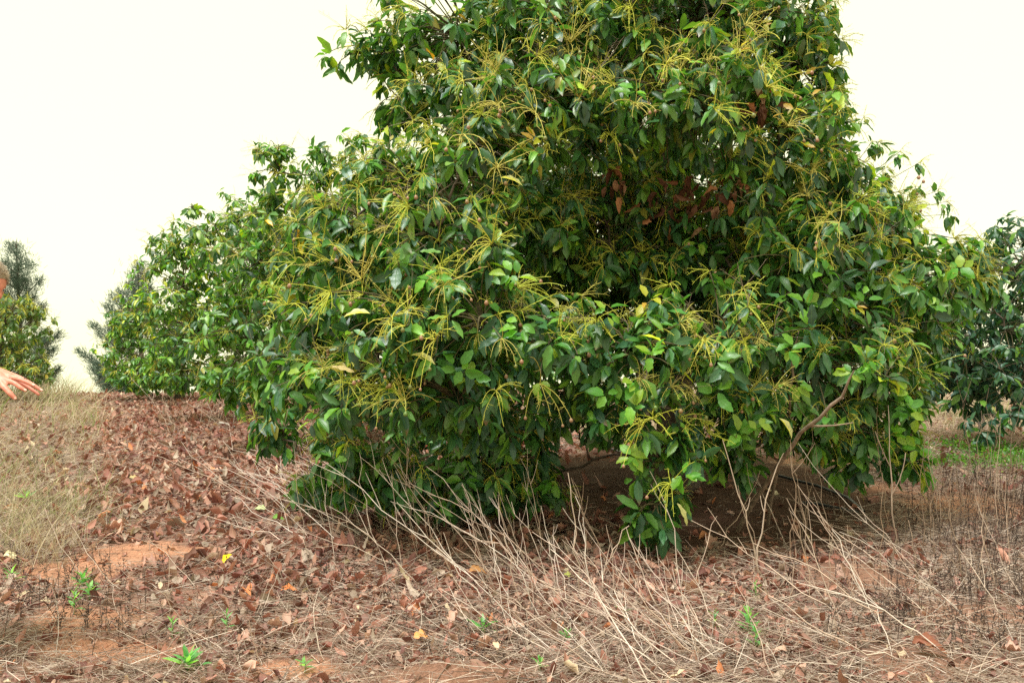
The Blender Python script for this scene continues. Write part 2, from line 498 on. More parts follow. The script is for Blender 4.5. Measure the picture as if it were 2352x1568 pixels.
def build_tree(label, base, trunk_h, lobes, dens, leafL, rows, seed, n_ind=0, group=None, pan_p=.5, pan_ind=0, fruit_n=0, pal=MATURE,
               trunk_r=.14, nleaf=(8, 13), warm=0., interior=.35, droop=.78, hero=(), young=(), dead=(), gold=(), pale=(), golden_p=0., pan_up=.0, name="avocado_tree", yb=0.):
    rng = np.random.default_rng(seed)
    bx, by = base; bz = float(gz(bx, by))
    root = link(name, None, label=label, cat="tree", group=group, loc=(bx, by, bz))
    R0 = np.array([bx, by, bz])
    root.empty_display_size = .3
    # --- trunk
    n = 9
    t = np.linspace(0, 1, n)
    tr = np.stack([.12 * np.sin(t * 3.1 + seed) * t, .10 * np.sin(t * 2.3 + seed * 2) * t, t * trunk_h - .1], -1)
    rad = trunk_r * (1.25 - .75 * t); rad[0] *= 1.25
    v, q = tubes(tr[None], rad[None], 10)
    bark = np.array([.105, .078, .060])
    link("trunk", mesh_np("trunk", v, q, np.tile(bark, (len(v), 1)), np.zeros((len(v), 2)), True, [M_BARK]), root)
    # --- whorl positions
    pos, axs, sc = [], [], []
    C = np.array([l[0] for l in lobes]); Rr = np.array([l[1] for l in lobes])
    center = C.mean(0)
    limb_pts = {}
    net = [(tr[i], rad[i]) for i in range(2, n)]                 # wood points laid so far
    order_ = sorted(range(len(lobes)), key=lambda i: np.linalg.norm((lobes[i][0] - R0)[:2]))
    for li in order_:
        c, r = lobes[li]
        area = 4 * math.pi * ((r[0] * r[1] + r[0] * r[2] + r[1] * r[2]) / 3)
        k = max(4, int(area * dens))
        u = rand_unit(rng, k)
        rho = np.where(rng.random(k) < .28, rng.uniform(1.05, 1.32, k), rng.uniform(.78, 1.08, k))
        p = c + u * r * rho[:, None]
        ax = unit(u / r)
        ki = int(k * interior)
        u2 = rand_unit(rng, ki)
        p = np.concatenate([p, c + u2 * r * rng.uniform(.25, .8, ki)[:, None]]); ax = np.concatenate([ax, u2])
        keep = np.ones(len(p), bool)
        for lj in range(len(lobes)):
            if lj == li: continue
            e = (((p - C[lj]) / Rr[lj]) ** 2).sum(1)
            keep &= ~((e < .45) & (rng.random(len(p)) < .72))
        p, ax = p[keep], ax[keep]
        pos.append(p); axs.append(ax); sc.append(np.full(len(p), li))
        # limb from the trunk to this lobe
        e = c - R0
        el_ = np.linalg.norm(e[:2])
        best, a, ar = 1e9, None, .05
        for (wp, wr_) in net:
            dd_ = np.linalg.norm(e - wp) + .55 * abs(np.linalg.norm(wp[:2])) * 0 + (.6 if np.linalg.norm(wp[:2]) > el_ else 0) + .5 * max(0, wp[2] - e[2] - .6)
            if dd_ < best: best, a, ar = dd_, wp, wr_
        mid = (a + e) / 2 + np.array([rng.normal() * .1, rng.normal() * .1, .05 + .15 * rng.random() + max(0, (a[2] - e[2])) * .3])
        pl = bezier(a, mid, e, 12)
        pl[1:-1] += rng.normal(size=(10, 3)) * .02
        limb_pts[li] = pl
        rr = np.linspace(min(ar * .75, trunk_r * .5), .011, 12)
        net += [(pl[i], rr[i]) for i in range(3, 12)]
        v, q = tubes(pl[None], rr[None], 6)
        link("limb", mesh_np("limb", v, q, np.tile(bark * rng.uniform(.8, 1.25), (len(v), 1)), np.zeros((len(v), 2)), True, [M_BARK]), root)
    pos = np.concatenate(pos); axs = np.concatenate(axs); sc = np.concatenate(sc)
    gh = gz(pos[:, 0], pos[:, 1])
    ok = pos[:, 2] > gh + .10
    pos, axs, sc = pos[ok], axs[ok], sc[ok]
    nw = len(pos)
    # --- twigs
    tw = []
    for i in range(nw):
        pl = limb_pts[sc[i]]
        e = pos[i] - R0; j = int(np.argmin(((pl[5:] - e) ** 2).sum(1))) + 5
        a = pl[j]
        m_ = (a + e) / 2 + np.array([0, 0, .10]) + rng.normal(size=3) * .04
        tw.append(bezier(a, m_, e, 5))
    v, q = tubes(np.array(tw), np.tile(np.linspace(.007, .0035, 5), (nw, 1)), 3)
    tc = np.tile(np.array([.13, .11, .06]), (len(v), 1))
    link("twigs", mesh_np("twigs", v, q, tc, np.zeros((len(v), 2)), True, [M_BARK]), root, kind="stuff")
    # --- leaves
    nl = rng.integers(nleaf[0], nleaf[1] + 1, nw)
    wi = np.repeat(np.arange(nw), nl)
    N = len(wi)
    ax = unit(axs[wi] + np.array([0, 0, .25]))
    r = rand_unit(rng, N)
    perp = unit(r - ax * (r * ax).sum(1, keepdims=True))
    d = unit(ax * rng.uniform(-.15, .75, (N, 1)) + perp)
    dr = rng.uniform(.3, 1.5, (N, 1)) * droop
    d = unit(d + np.array([0, 0, -1.]) * dr * 1.1)
    start = pos[wi] - ax * rng.uniform(0, .10, (N, 1)) * leafL / .17 + d * .02
    nr = unit(perp * .35 + ax * .6 + np.array([0, 0, .55]) + rng.normal(size=(N, 3)) * .35)
    L = leafL * rng.uniform(.62, 1.22, N); W = L * rng.uniform(.29, .42, N)
    cols = leaf_colors(rng, N, pal, warm)
    if golden_p:
        gsel = rng.random(N) < golden_p * (.3 + .9 * sstep(0, 1, (pos[wi][:, 2] - 1.2) / 2.5))
        cols[gsel] = cols[gsel] * np.array([3.0, 1.7, .9])
    if yb:
        ys = rng.random(nw) < yb
        sel = ys[wi] & (rng.random(N) < .6)
        cols[sel] = YPAL[rng.integers(0, 3, sel.sum())] * .8; L[sel] *= .75
    end = start + d * L[:, None]
    gend = gz(end[:, 0], end[:, 1])
    keep = end[:, 2] > gend + .02
    # choose the leaves that show largest
    cen = start + d * L[:, None] * .5
    sx = CX + cen[:, 0] / cen[:, 1] * FPX; sy = CY - (cen[:, 2] - EYE) / cen[:, 1] * FPX
    ind = np.zeros(N, bool)
    if n_ind:
        vis = keep & (sx > 0) & (sx < 2352) & (sy > 0) & (sy < 1568)
        nrm_f = np.abs((unit(nr - d * (nr * d).sum(1, keepdims=True)) * unit(cen - np.array([0, 0, EYE]))).sum(1))
        size = L * W * (.25 + nrm_f) / cen[:, 1] ** 2
        cell = {}
        cs = max(14, 26 * leafL / .17 * 5.5 / max(4.5, by - 2))
        order = np.argsort(cen[:, 1])
        for i in order:
            if not vis[i]: continue
            k = (int(sx[i] / cs), int(sy[i] / cs))
            if k not in cell: cell[k] = i
        cand = sorted(cell.values(), key=lambda i: -size[i])[:n_ind]
        ind[cand] = True
    jn = keep & ~ind
    wave = np.full(N, .07) * rng.uniform(.4, 1.5, N)
    fold = rng.uniform(.1, .8, N); curl = rng.uniform(.05, .85, N)
    jv, jq, ju = leaf_verts(start[jn] - R0, d[jn], nr[jn], L[jn], W[jn], fold[jn], curl[jn], wave[jn], rows, rng)
    jc = np.repeat(cols[jn][:, None, :], rows * 3, 1).reshape(-1, 3)
    tip = (rng.random(jn.sum()) < .16)[:, None] * np.clip((ju[:, 1].reshape(-1, rows * 3) - .8) * 7, 0, 1)
    tip = tip.reshape(-1, 1)
    jc = jc * (1 - tip) + np.array([.16, .10, .05]) * tip
    link("foliage", mesh_np("foliage", jv.reshape(-1, 3), jq, jc, ju, True, [M_LEAF]), root, kind="stuff")
    np_ = len(pal)
    for i in np.flatnonzero(ind):
        o = place_leaf(BANK, "leaf", start[i], d[i], nr[i], L[i], root, rng)
    # --- flower stalks
    outer = (np.abs(axs[:, 1]) < 2)
    pp = pan_p * (.12 + .88 * sstep(-.5, .5, axs[:, 2])) * (1 + pan_up * sstep(1.5, 3.2, pos[:, 2]))
    sel = np.flatnonzero(rng.random(nw) < pp)
    front = sorted(sel, key=lambda i: pos[i][1] - .6 * axs[i][2])
    root_inv = Matrix.Translation(-Vector(root.location))
    fr_left = fruit_n
    hero_list = []
    for px, py in hero:
        dd = ray_front(lobes, px, py)
        if dd: hero_list.append((P(px, py, dd * .985 - .03), np.array([(px - 1250) / 900., -1., .25])))
    ind_set = [(pos[i], axs[i]) for i in front[:max(0, pan_ind - len(hero_list))]]
    for k, (p, a) in enumerate(hero_list + ind_set):
        ish = k < len(hero_list)
        me, tips = PAN[int(rng.integers(0, len(PAN)))]
        o = link("flower_stalk", me, root)
        ang = math.atan2(a[1], a[0]) - math.pi / 2 + rng.normal() * .3
        s = rng.uniform(.95, 1.2) if ish else rng.uniform(.55, 1.05)
        Mx = root_inv @ Matrix.Translation(Vector(p)) @ Matrix.Rotation(ang, 4, 'Z') @ Matrix.Rotation(rng.normal() * .15, 4, 'X') @ Matrix.Scale(s, 4)
        o.matrix_local = Mx
        if fr_left > 0:
            for tp, td in tips[:4 if ish else 2]:
                if fr_left <= 0 or rng.random() > .62: continue
                f = link("fruit", FRUITS[int(rng.integers(0, len(FRUITS)))], o)
                sz = rng.uniform(.009, .015)
                f.matrix_local = Matrix.Translation(Vector(tp)) @ Matrix.Scale(sz / s, 4)
                fr_left -= 1
    rest = front[max(0, pan_ind - len(hero_list)):]
    if len(rest):
        acc = Acc()
        lib = [(panicle_polys(rng, 6, .10, .24, np.array([0, 1., .5]), 1.0)) for _ in range(8)]
        for i in rest:
            p_, r_, _ = lib[int(rng.integers(0, 8))]
            a = math.atan2(axs[i][1], axs[i][0]) - math.pi / 2 + rng.normal() * .3
            ca, sa = math.cos(a), math.sin(a)
            Rz = np.array([[ca, -sa, 0], [sa, ca, 0], [0, 0, 1]])
            fat = max(1., by / 8.)
            v, q = tubes((p_ * rng.uniform(.7, 1.1)) @ Rz.T + (pos[i] - R0), r_ * fat, 3)
            acc.add(v, q, np.array([.50, .49, .07]) * rng.uniform(.8, 1.2))
        link("flower_sprays", acc.mesh("flower_sprays", M_STALK), root, kind="stuff")
    # thin bare sprigs poking out of the crown
    out_ = np.flatnonzero((rng.random(nw) < .22) & (axs[:, 2] > -.1))
    if len(out_) and name == "avocado_tree":
        acc = Acc()
        for i in out_:
            p_, r_, _ = panicle_polys(rng, 4, .12, .30, axs[i] + np.array([0, 0, .5]), .15)
            v, q = tubes(p_ + (pos[i] - R0), r_ * .5 * max(1, by / 9), 3)
            acc.add(v, q, np.array([.26, .20, .15]) * rng.uniform(.8, 1.3))
        link("dry_sprigs", acc.mesh("dry_sprigs", M_STALK), root, kind="stuff")
    # --- special clusters
    def cluster(px, py, bank, nm, nn, Lr, off=.06, up=.3, dd=None, drp=.2):
        dd = dd or ray_front(lobes, px, py)
        if not dd: return
        c = P(px, py, dd - off)
        a = unit(np.array([rng.normal() * .4, -1, up]))
        for k in range(nn):
            rr_ = rand_unit(rng, 1)[0]; pe = unit(rr_ - a * np.dot(rr_, a))
            dv = unit(a * rng.uniform(-.1, .5) + pe + np.array([0, 0, -drp * rng.uniform(0, 1.5)]))
            place_leaf(bank, nm, c + dv * .02 + rng.normal(size=3) * (.06 if bank is BANK_D else .015), dv, unit(a * .8 + np.array([0, 0, .4]) + rng.normal(size=3) * .35), rng.uniform(*Lr), root, rng)
    for px, py in young: cluster(px, py, BANK_Y, "young_leaf", int(rng.integers(5, 9)), (.07, .13), .10, .5, None, .25)
    for px, py in gold: cluster(px, py, BANK_G, "golden_leaf", int(rng.integers(3, 6)), (.06, .11), .08, .9, None, -.2)
    for it in dead: cluster(it[0], it[1], BANK_D, "dead_leaf", it[3] - 1, (.08, .15), .38, -.2, it[2], 1.2)
    for px, py, ang in pale:
        dd = ray_front(lobes, px, py)
        if dd:
            c = P(px, py, dd - .1); dv = np.array([math.cos(ang), -.2, math.sin(ang)])
            place_leaf(BANK_P, "pale_leaf", c, dv, np.array([.1, -.35, .9]) , .165, root, rng)
    return root

L = lobe
MAIN = [
 L(1060, 90, 6.7, 190, 170), L(850, 118, 6.6, 110, 45), L(925, 235, 6.5, 75, 62), L(1320, 60, 6.5, 220, 200), L(1620, 40, 6.7, 230, 180),
 L(1790, 120, 6.9, 130, 170), L(1230, 250, 6.0, 190, 120), L(1080, 250, 6.3, 130, 120), L(1590, 240, 5.9, 210, 140), L(1790, 300, 6.2, 130, 120), L(1420, 200, 6.2, 180, 150),
 L(1110, 360, 5.8, 150, 110), L(950, 420, 6.2, 150, 90), L(820, 540, 6.0, 150, 110), L(1010, 550, 5.6, 180, 130),
 L(760, 700, 6.0, 130, 130), L(930, 730, 5.4, 180, 140), L(680, 830, 6.3, 100, 90), L(850, 900, 5.6, 180, 100),
 L(1110, 740, 5.3, 170, 130), L(1050, 920, 5.5, 190, 95), L(820, 1050, 6.1, 120, 90), L(1040, 1080, 6.2, 190, 75),
 L(1270, 790, 5.5, 150, 130), L(1190, 1100, 6.4, 90, 60), L(1440, 790, 5.4, 160, 110), L(1470, 910, 5.4, 130, 90),
 L(1520, 1040, 5.3, 95, 90), L(1510, 1160, 5.4, 85, 62), L(1650, 800, 5.6, 170, 140), L(1700, 950, 5.7, 130, 90),
 L(1860, 850, 6.0, 160, 120), L(1990, 900, 6.2, 110, 100), L(2075, 990, 6.4, 55, 80), L(1860, 620, 6.1, 160, 150),
 L(1970, 510, 6.4, 110, 90), L(2050, 650, 6.4, 140, 110), L(2190, 650, 6.8, 80, 50), L(1980, 760, 6.2, 130, 110), L(1760, 470, 6.3, 130, 110),
 L(1880, 60, 6.9, 70, 90), L(1890, 200, 6.8, 60, 70), L(1930, 330, 6.6, 50, 60), L(1300, 945, 6.1, 100, 45), L(880, 1120, 6.4, 130, 55), L(1060, 1135, 6.5, 140, 48), L(1220, 1130, 6.6, 80, 45), L(640, 985, 6.7, 60, 50), L(1150, 1060, 6.3, 110, 50), L(1405, 975, 5.9, 80, 40), L(1910, 410, 6.4, 80, 80), L(2255, 665, 7.0, 45, 45), L(2200, 585, 6.9, 60, 35), L(2120, 800, 6.4, 60, 70), L(2105, 900, 6.4, 50, 60),
 L(2090, 1065, 6.4, 40, 40), L(1960, 1060, 6.4, 50, 35), L(2130, 720, 6.6, 70, 50), L(1720, 1060, 6.0, 45, 40), L(2030, 560, 6.6, 110, 60),
 L(1330, 890, 5.9, 95, 60), L(1160, 1010, 6.1, 120, 60), L(1800, 1000, 6.2, 110, 55), L(1640, 1030, 5.9, 60, 50), L(2230, 640, 6.9, 60, 50),
 L(1550, 540, 7.6, 210, 160), L(1350, 480, 7.4, 190, 130), L(1720, 640, 7.3, 140, 130), L(1160, 590, 7.0, 160, 130), L(1950, 1010, 6.4, 90, 60),
 L(1410, 470, 6.8, 130, 80), L(1600, 570, 6.8, 120, 80), L(1240, 530, 6.4, 120, 100), L(1420, 620, 6.7, 130, 70), L(1720, 700, 6.3, 100, 70), L(1500, 1215, 5.5, 65, 48),
 L(1320, 600, 7.4, 160, 100), L(1560, 660, 7.4, 160, 80), L(720, 1110, 6.5, 60, 60),
]
MAINB = [
 L(1150, 480, 8.6, 260, 230, .9), L(1500, 400, 9.2, 260, 210, .9), L(1850, 560, 9.0, 250, 240, .9), L(1320, 720, 8.8, 240, 130, .7), L(1680, 760, 8.8, 230, 120, .7),
 L(1500, 100, 8.6, 260, 150, .7), L(950, 700, 8.2, 220, 220, .8), L(1300, -200, 7.4, 260, 220, 1.0), L(1650, -180, 7.6, 260, 200, 1.0), L(1500, -420, 7.8, 240, 200, 1.0),
 L(1000, 960, 8.0, 240, 100, .6),
]
HERO = [(1145, 240), (1400, 310), (1020, 655), (740, 565), (900, 730), (800, 880), (1640, 250), (1810, 290), (1720, 85), (1210, 90), (1330, 225), (1140, 385),
        (1130, 560), (1240, 880), (1500, 960), (1540, 1110), (1880, 545), (1900, 340), (830, 640), (1690, 350), (1460, 240), (1530, 150), (1230, 260), (1060, 310),
        (900, 890), (790, 830), (760, 600), (940, 480), (1000, 780), (1190, 660), (1760, 200), (1860, 400), (2080, 480), (1960, 480), (1670, 640), (2110, 850),
        (2040, 830), (1620, 780), (1340, 30), (1450, 20), (870, 930), (930, 920), (1310, 100), (1620, 400), (1540, 600), (680, 600), (660, 700), (1280, 320)]
YOUNG = [(1390, 720), (1495, 815), (1450, 880), (1455, 935), (1060, 850), (1180, 635), (985, 640), (1650, 655), (1640, 900), (1740, 985), (1700, 1000), (1390, 905),
         (880, 870), (700, 860), (1240, 880), (2020, 800), (1990, 830), (1900, 620), (1540, 605), (1450, 1050), (1570, 1090), (1260, 1110), (1700, 1100), (1850, 700), (2110, 960), (1830, 880),
         (1200, 750), (1080, 870), (1980, 690), (1600, 560), (1460, 210), (2080, 900), (2060, 820), (2105, 860), (2090, 940), (2050, 1000), (2110, 1030), (1960, 860), (1900, 980), (2130, 700), (2200, 620), (1810, 800)]
GOLD = [(1750, 60), (1730, 95), (1810, 265), (1840, 170), (1870, 220), (1350, 220), (1050, 30), (1700, 110), (720, 545), (800, 850), (1960, 700), (1490, 690), (1830, 250),
        (1890, 60), (1905, 150), (1900, 240), (1880, 350), (1840, 330), (1780, 220), (735, 80), (900, 330), (940, 320), (980, 330), (1880, 120), (2100, 560), (1230, 320)]
DEAD = [(1745, 215, 6.2, 9), (1740, 250, 6.3, 7), (1540, 440, 6.9, 10), (1500, 465, 6.9, 9), (1580, 430, 6.9, 8), (1560, 480, 7.0, 9), (1690, 430, 6.5, 10), (1400, 395, 6.7, 8), (1430, 420, 6.8, 5), (1660, 455, 6.6, 7), (1620, 460, 6.8, 6), (1640, 420, 6.9, 6)]
PALE = [(610, 578, 3.0), (850, 720, 3.0), (815, 855, 2.8), (945, 815, -.1), (1150, 408, -.1), (1555, 1155, -.9), (1790, 960, -.8), (1430, 330, -.6)]

build_tree("big near avocado tree with boughs hanging to the ground, full of yellow flower stalks", (1.55, 7.6), 3.0,
           MAIN + MAINB, 16.5, .152, 8, 21, interior=.5, n_ind=300, pan_p=.72, pan_ind=285, fruit_n=290, trunk_r=.17, hero=HERO, young=YOUNG, dead=DEAD, gold=GOLD, pale=PALE,
           golden_p=.07, pan_up=.5, yb=.08)

ROWG = "avocado trees of the row that runs uphill to the left"
T2 = [L(640, 400, 11.2, 55, 70), L(740, 420, 11.6, 60, 70), L(720, 520, 11.3, 150, 90), L(860, 420, 12, 120, 110), L(600, 600, 11.4, 130, 110), L(700, 700, 10.8, 150, 130),
      L(560, 760, 11, 110, 110), L(620, 860, 10.8, 120, 75), L(520, 880, 10.8, 70, 50), L(800, 620, 11.5, 150, 130), L(950, 600, 12.5, 150, 200), L(640, 340, 11.2, 25, 20), L(735, 345, 11.6, 22, 22), L(900, 850, 12, 200, 90),
      L(640, 930, 10.8, 80, 40), L(1050, 700, 12.8, 150, 150)]
build_tree("second avocado tree up the row, with a bare forked sprig standing above its top", (-1.7, 11.9), 2.2, T2, 10.5, .165, 6, 31, pal=ROWPAL, n_ind=260, group=ROWG, pan_p=.45, pan_ind=90, fruit_n=0,
           trunk_r=.13, golden_p=.10, yb=.04, warm=.004, young=[(485, 850), (620, 660), (575, 780), (590, 570), (480, 870)])
T3 = [L(440, 475, 15, 22, 18), L(520, 520, 15.5, 60, 40), L(470, 560, 15.3, 90, 60), L(420, 660, 15, 90, 90), L(540, 640, 15.6, 120, 110), L(460, 760, 14.8, 110, 90), L(580, 780, 15.2, 130, 90), L(420, 830, 15, 80, 55), L(660, 620, 16.5, 140, 150), L(450, 860, 14.8, 100, 40), L(560, 870, 15, 100, 40), L(660, 850, 15.5, 120, 50), L(390, 590, 15.2, 50, 50), L(600, 500, 16, 90, 70)]
build_tree("third avocado tree up the row, middle sized, its skirt behind the bleached weed stalks", (-4.7, 16.1), 2.0, T3, 8.5, .165, 5, 41, pal=ROWPAL, n_ind=120, group=ROWG, pan_p=.35, pan_ind=0,
           trunk_r=.13, golden_p=.16, yb=.03, warm=.006, nleaf=(8, 12))
T4 = [L(320, 690, 20.5, 40, 40), L(310, 730, 20, 60, 45), L(290, 800, 20, 60, 55), L(380, 780, 20.2, 70, 80), L(340, 850, 20, 70, 40), L(270, 840, 20.2, 45, 40), L(420, 740, 21, 90, 80), L(290, 740, 20.3, 40, 40), L(300, 865, 19.8, 60, 30), L(390, 865, 19.8, 80, 30), L(370, 850, 18.5, 60, 35), L(360, 876, 21, 80, 24), L(450, 876, 21, 90, 24), L(540, 874, 18, 80, 26)]
build_tree("farthest avocado tree of the row, at the crest of the slope", (-8.6, 20.6), 1.6, T4, 8.0, .17, 5, 51, pal=ROWPAL, n_ind=0, group=ROWG, pan_p=.4, trunk_r=.12, golden_p=.3, warm=.01, nleaf=(8, 12))
TL = [L(20, 720, 20, 60, 55), L(70, 740, 20, 40, 45), L(20, 800, 20, 80, 60), L(60, 840, 19.7, 50, 40), L(-60, 760, 20.5, 90, 90), L(85, 715, 20, 22, 18), L(30, 860, 19.5, 80, 30)]
build_tree("yellowish avocado tree at the left edge of the slope, behind the man's hand", (-13.0, 20.2), 1.6, TL, 8.0, .17, 5, 61, pal=YELPAL * .9, n_ind=0, pan_p=.6, trunk_r=.12, golden_p=.1, warm=.006, nleaf=(8, 12))
BLUE = np.array([[.022, .075, .055], [.028, .095, .062], [.040, .12, .070], [.018, .058, .048], [.05, .135, .07], [.03, .09, .06]])
TR = [L(2330, 620, 11, 110, 90), L(2400, 560, 11.3, 120, 90), L(2230, 700, 11.2, 90, 70), L(2310, 760, 10.6, 130, 100), L(2220, 830, 10.8, 100, 80), L(2350, 880, 10.4, 110, 75), L(2440, 760, 11, 130, 130), L(2160, 780, 11.6, 50, 60),
      L(2320, 960, 10.2, 40, 35), L(2180, 870, 11.6, 70, 60), L(2280, 850, 11.4, 120, 70), L(2130, 700, 12.2, 60, 70), L(2250, 780, 12, 120, 100), L(2540, 650, 11.5, 140, 160), L(2550, 860, 11, 140, 110), L(2210, 900, 11.2, 60, 50), L(2250, 985, 10.1, 30, 30)]
build_tree("bluish green avocado tree at the right edge, cut off by the frame", (7.9, 11.4), 2.0, TR, 8.5, .165, 6, 71, n_ind=250, pan_p=.05, trunk_r=.14, pal=BLUE, golden_p=.02)
TB1 = [L(1700, 640, 16.5, 140, 130), L(1860, 700, 16.5, 150, 130), L(2040, 700, 16.3, 120, 120), L(1800, 820, 16, 160, 80), L(1980, 850, 16, 150, 65), L(1650, 800, 16.5, 110, 90), L(2120, 840, 16, 70, 60)]
build_tree("avocado tree standing behind the near tree, glimpsed through its leaves", (5.9, 16.4), 2.0, TB1, 4.5, .18, 4, 81, pan_p=.1, trunk_r=.12, pal=BLUE * 1.1, golden_p=.05)
TB2 = [L(1200, 790, 21, 120, 70), L(1330, 760, 21, 130, 90), L(1450, 800, 21, 120, 70), L(1300, 840, 20.6, 150, 45)]
build_tree("low avocado tree far behind the near tree's trunk", (1.8, 21.2), 1.4, TB2, 3.5, .19, 4, 91, pan_p=.1, trunk_r=.12, golden_p=.05)

# ------------------------------------------------------------------ feathery pines behind the crest
def pine(label, px, d, top_py, boughs, seed, base_py=880):
    rng = np.random.default_rng(seed)
    x = (px - CX) / FPX * d
    bz = float(gz(x, d)); H = P(px, top_py, d)[2] - bz
    root = link("pine_tree", None, label=label, cat="tree", group="feathery pines beyond the crest", loc=(x, d, bz))
    t = np.linspace(0, 1, 10)
    tr = np.stack([.1 * np.sin(t * 4), .05 * t, t * H], -1)
    v, q = tubes(tr[None], (np.linspace(.13, .012, 10))[None], 6)
    link("trunk", mesh_np("trunk", v, q, np.tile([.12, .09, .07], (len(v), 1)), np.zeros((len(v), 2)), True, [M_BARK]), root)
    topx = px
    boughs = list(boughs) + [(topx + rng.uniform(-1, 1) * 26 * (k + 1) / 5, top_py + 8 + k * 15) for k in range(10)]
    for (bpx, bpy_) in boughs:
        tip = P(bpx, bpy_, d + rng.normal() * .5) - np.array([x, d, bz])
        hh = max(.3, tip[2] - abs(tip[0]) * rng.uniform(.5, .9) - .25)
        a = np.array([0, 0, min(hh, H * .95)])
        mid = (a + tip) / 2 + np.array([0, 0, -.12])
        bl = bezier(a, mid, tip, 9)
        v, q = tubes(bl[None], np.linspace(.035, .006, 9)[None], 4)
        br = link("branch", mesh_np("branch", v, q, np.tile([.14, .11, .09], (len(v), 1)), np.zeros((len(v), 2)), True, [M_BARK]), root)
        # needle plumes
        K = int(330 * max(.5, np.linalg.norm(tip - a)))
        s = rng.random(K) ** .75
        f = s * 8; i0 = np.clip(f.astype(int), 0, 7); fr = (f - i0)[:, None]
        base = bl[i0] * (1 - fr) + bl[i0 + 1] * fr + rng.normal(size=(K, 3)) * np.array([.30, .30, .22]) * (1.25 - s[:, None])
        dirb = unit(tip - a)
        dv = unit(dirb * .8 + np.array([0, 0, .45]) + rng.normal(size=(K, 3)) * .75)
        ln = rng.uniform(.10, .24, K)
        qn = np.linspace(0, 1, 3)[None, :, None]
        pl = base[:, None] + dv[:, None] * ln[:, None, None] * qn
        v, q = tubes(pl, np.tile([.007, .006, .003], (K, 1)), 3)
        c = np.repeat(np.array([.085, .135, .095])[None] * rng.uniform(.7, 1.4, (K, 1)), 9, 0)
        link("needles", mesh_np("needles", v, q, c, np.zeros((len(v), 2)), True, [M_NEEDLE]), br, kind="stuff")

def fan(cx, cy, n, rx, y0, y1, side, seed):
    r = np.random.default_rng(seed)
    return [(cx + side * rx * r.uniform(.35, 1), y0 + (y1 - y0) * (i + r.random()) / n) for i in range(n)]
pine("tall feathery pine beyond the crest at the left, rising behind the man's head", 40, 30, 556,
     [(22, 560), (10, 600), (70, 606), (62, 640), (95, 640), (80, 680), (30, 640), (100, 700), (139, 765), (125, 800), (135, 845), (120, 870), (110, 780), (105, 760), (10, 680), (-20, 620), (-40, 680), (100, 820), (128, 850), (95, 780), (20, 720)], 3)
pine("feathery pine beyond the crest, half hidden by the end of the avocado row", 318, 29, 598,
     [(318, 620), (330, 640), (305, 650), (272, 668), (256, 680), (245, 700), (268, 720), (345, 660), (182, 806), (215, 830), (235, 862), (240, 880), (212, 745), (250, 750), (210, 845), (225, 875), (243, 848), (255, 780), (330, 690)], 4)

# ------------------------------------------------------------------ leaf litter
LIT = np.array([[.40, .20, .16], [.30, .13, .105], [.36, .165, .125], [.19, .08, .07], [.50, .32, .25], [.24, .13, .105], [.46, .25, .19], [.42, .33, .27]])
def ground_normal(x, y):
    e = .03
    return unit(np.stack([-(gz(x + e, y) - gz(x - e, y)) / (2 * e), -(gz(x, y + e) - gz(x, y - e)) / (2 * e), np.ones_like(x)], -1))

def sample_area(rng, n, y0, y1, pw=1.0, xpad=1.7):
    n = int(n * 1.28)
    u = rng.random(n)
    y = y0 * (y1 / y0) ** (u ** pw)
    half = y * (1176 / FPX) + xpad
    x = rng.uniform(-1, 1, n) * half
    return x, y

def litter_density(x, y):
    g = grass_mask(x, y); s = soil_mask(x, y)
    patch = vnoise(x, y, .55, 21)
    d = (1 - .6 * g) * (1 - .93 * s) * (1 - .93 * blob(x, y, BARE + ORANGE, 13))
    near = 1 - sstep(4.3, 5.2, y + .25 * (vnoise(x, y, .7, 23) - .5))        # straw zone at the front
    d = d * (1 - .25 * near)
    d = d * (1 - .72 * sstep(1.9, 3.2, x) * (1 - sstep(9, 11, y)))
    d = d * (1 - .85 * sstep(10, 13, y) * sstep(-.5, 1., x))
    return d * (.45 + .9 * patch)

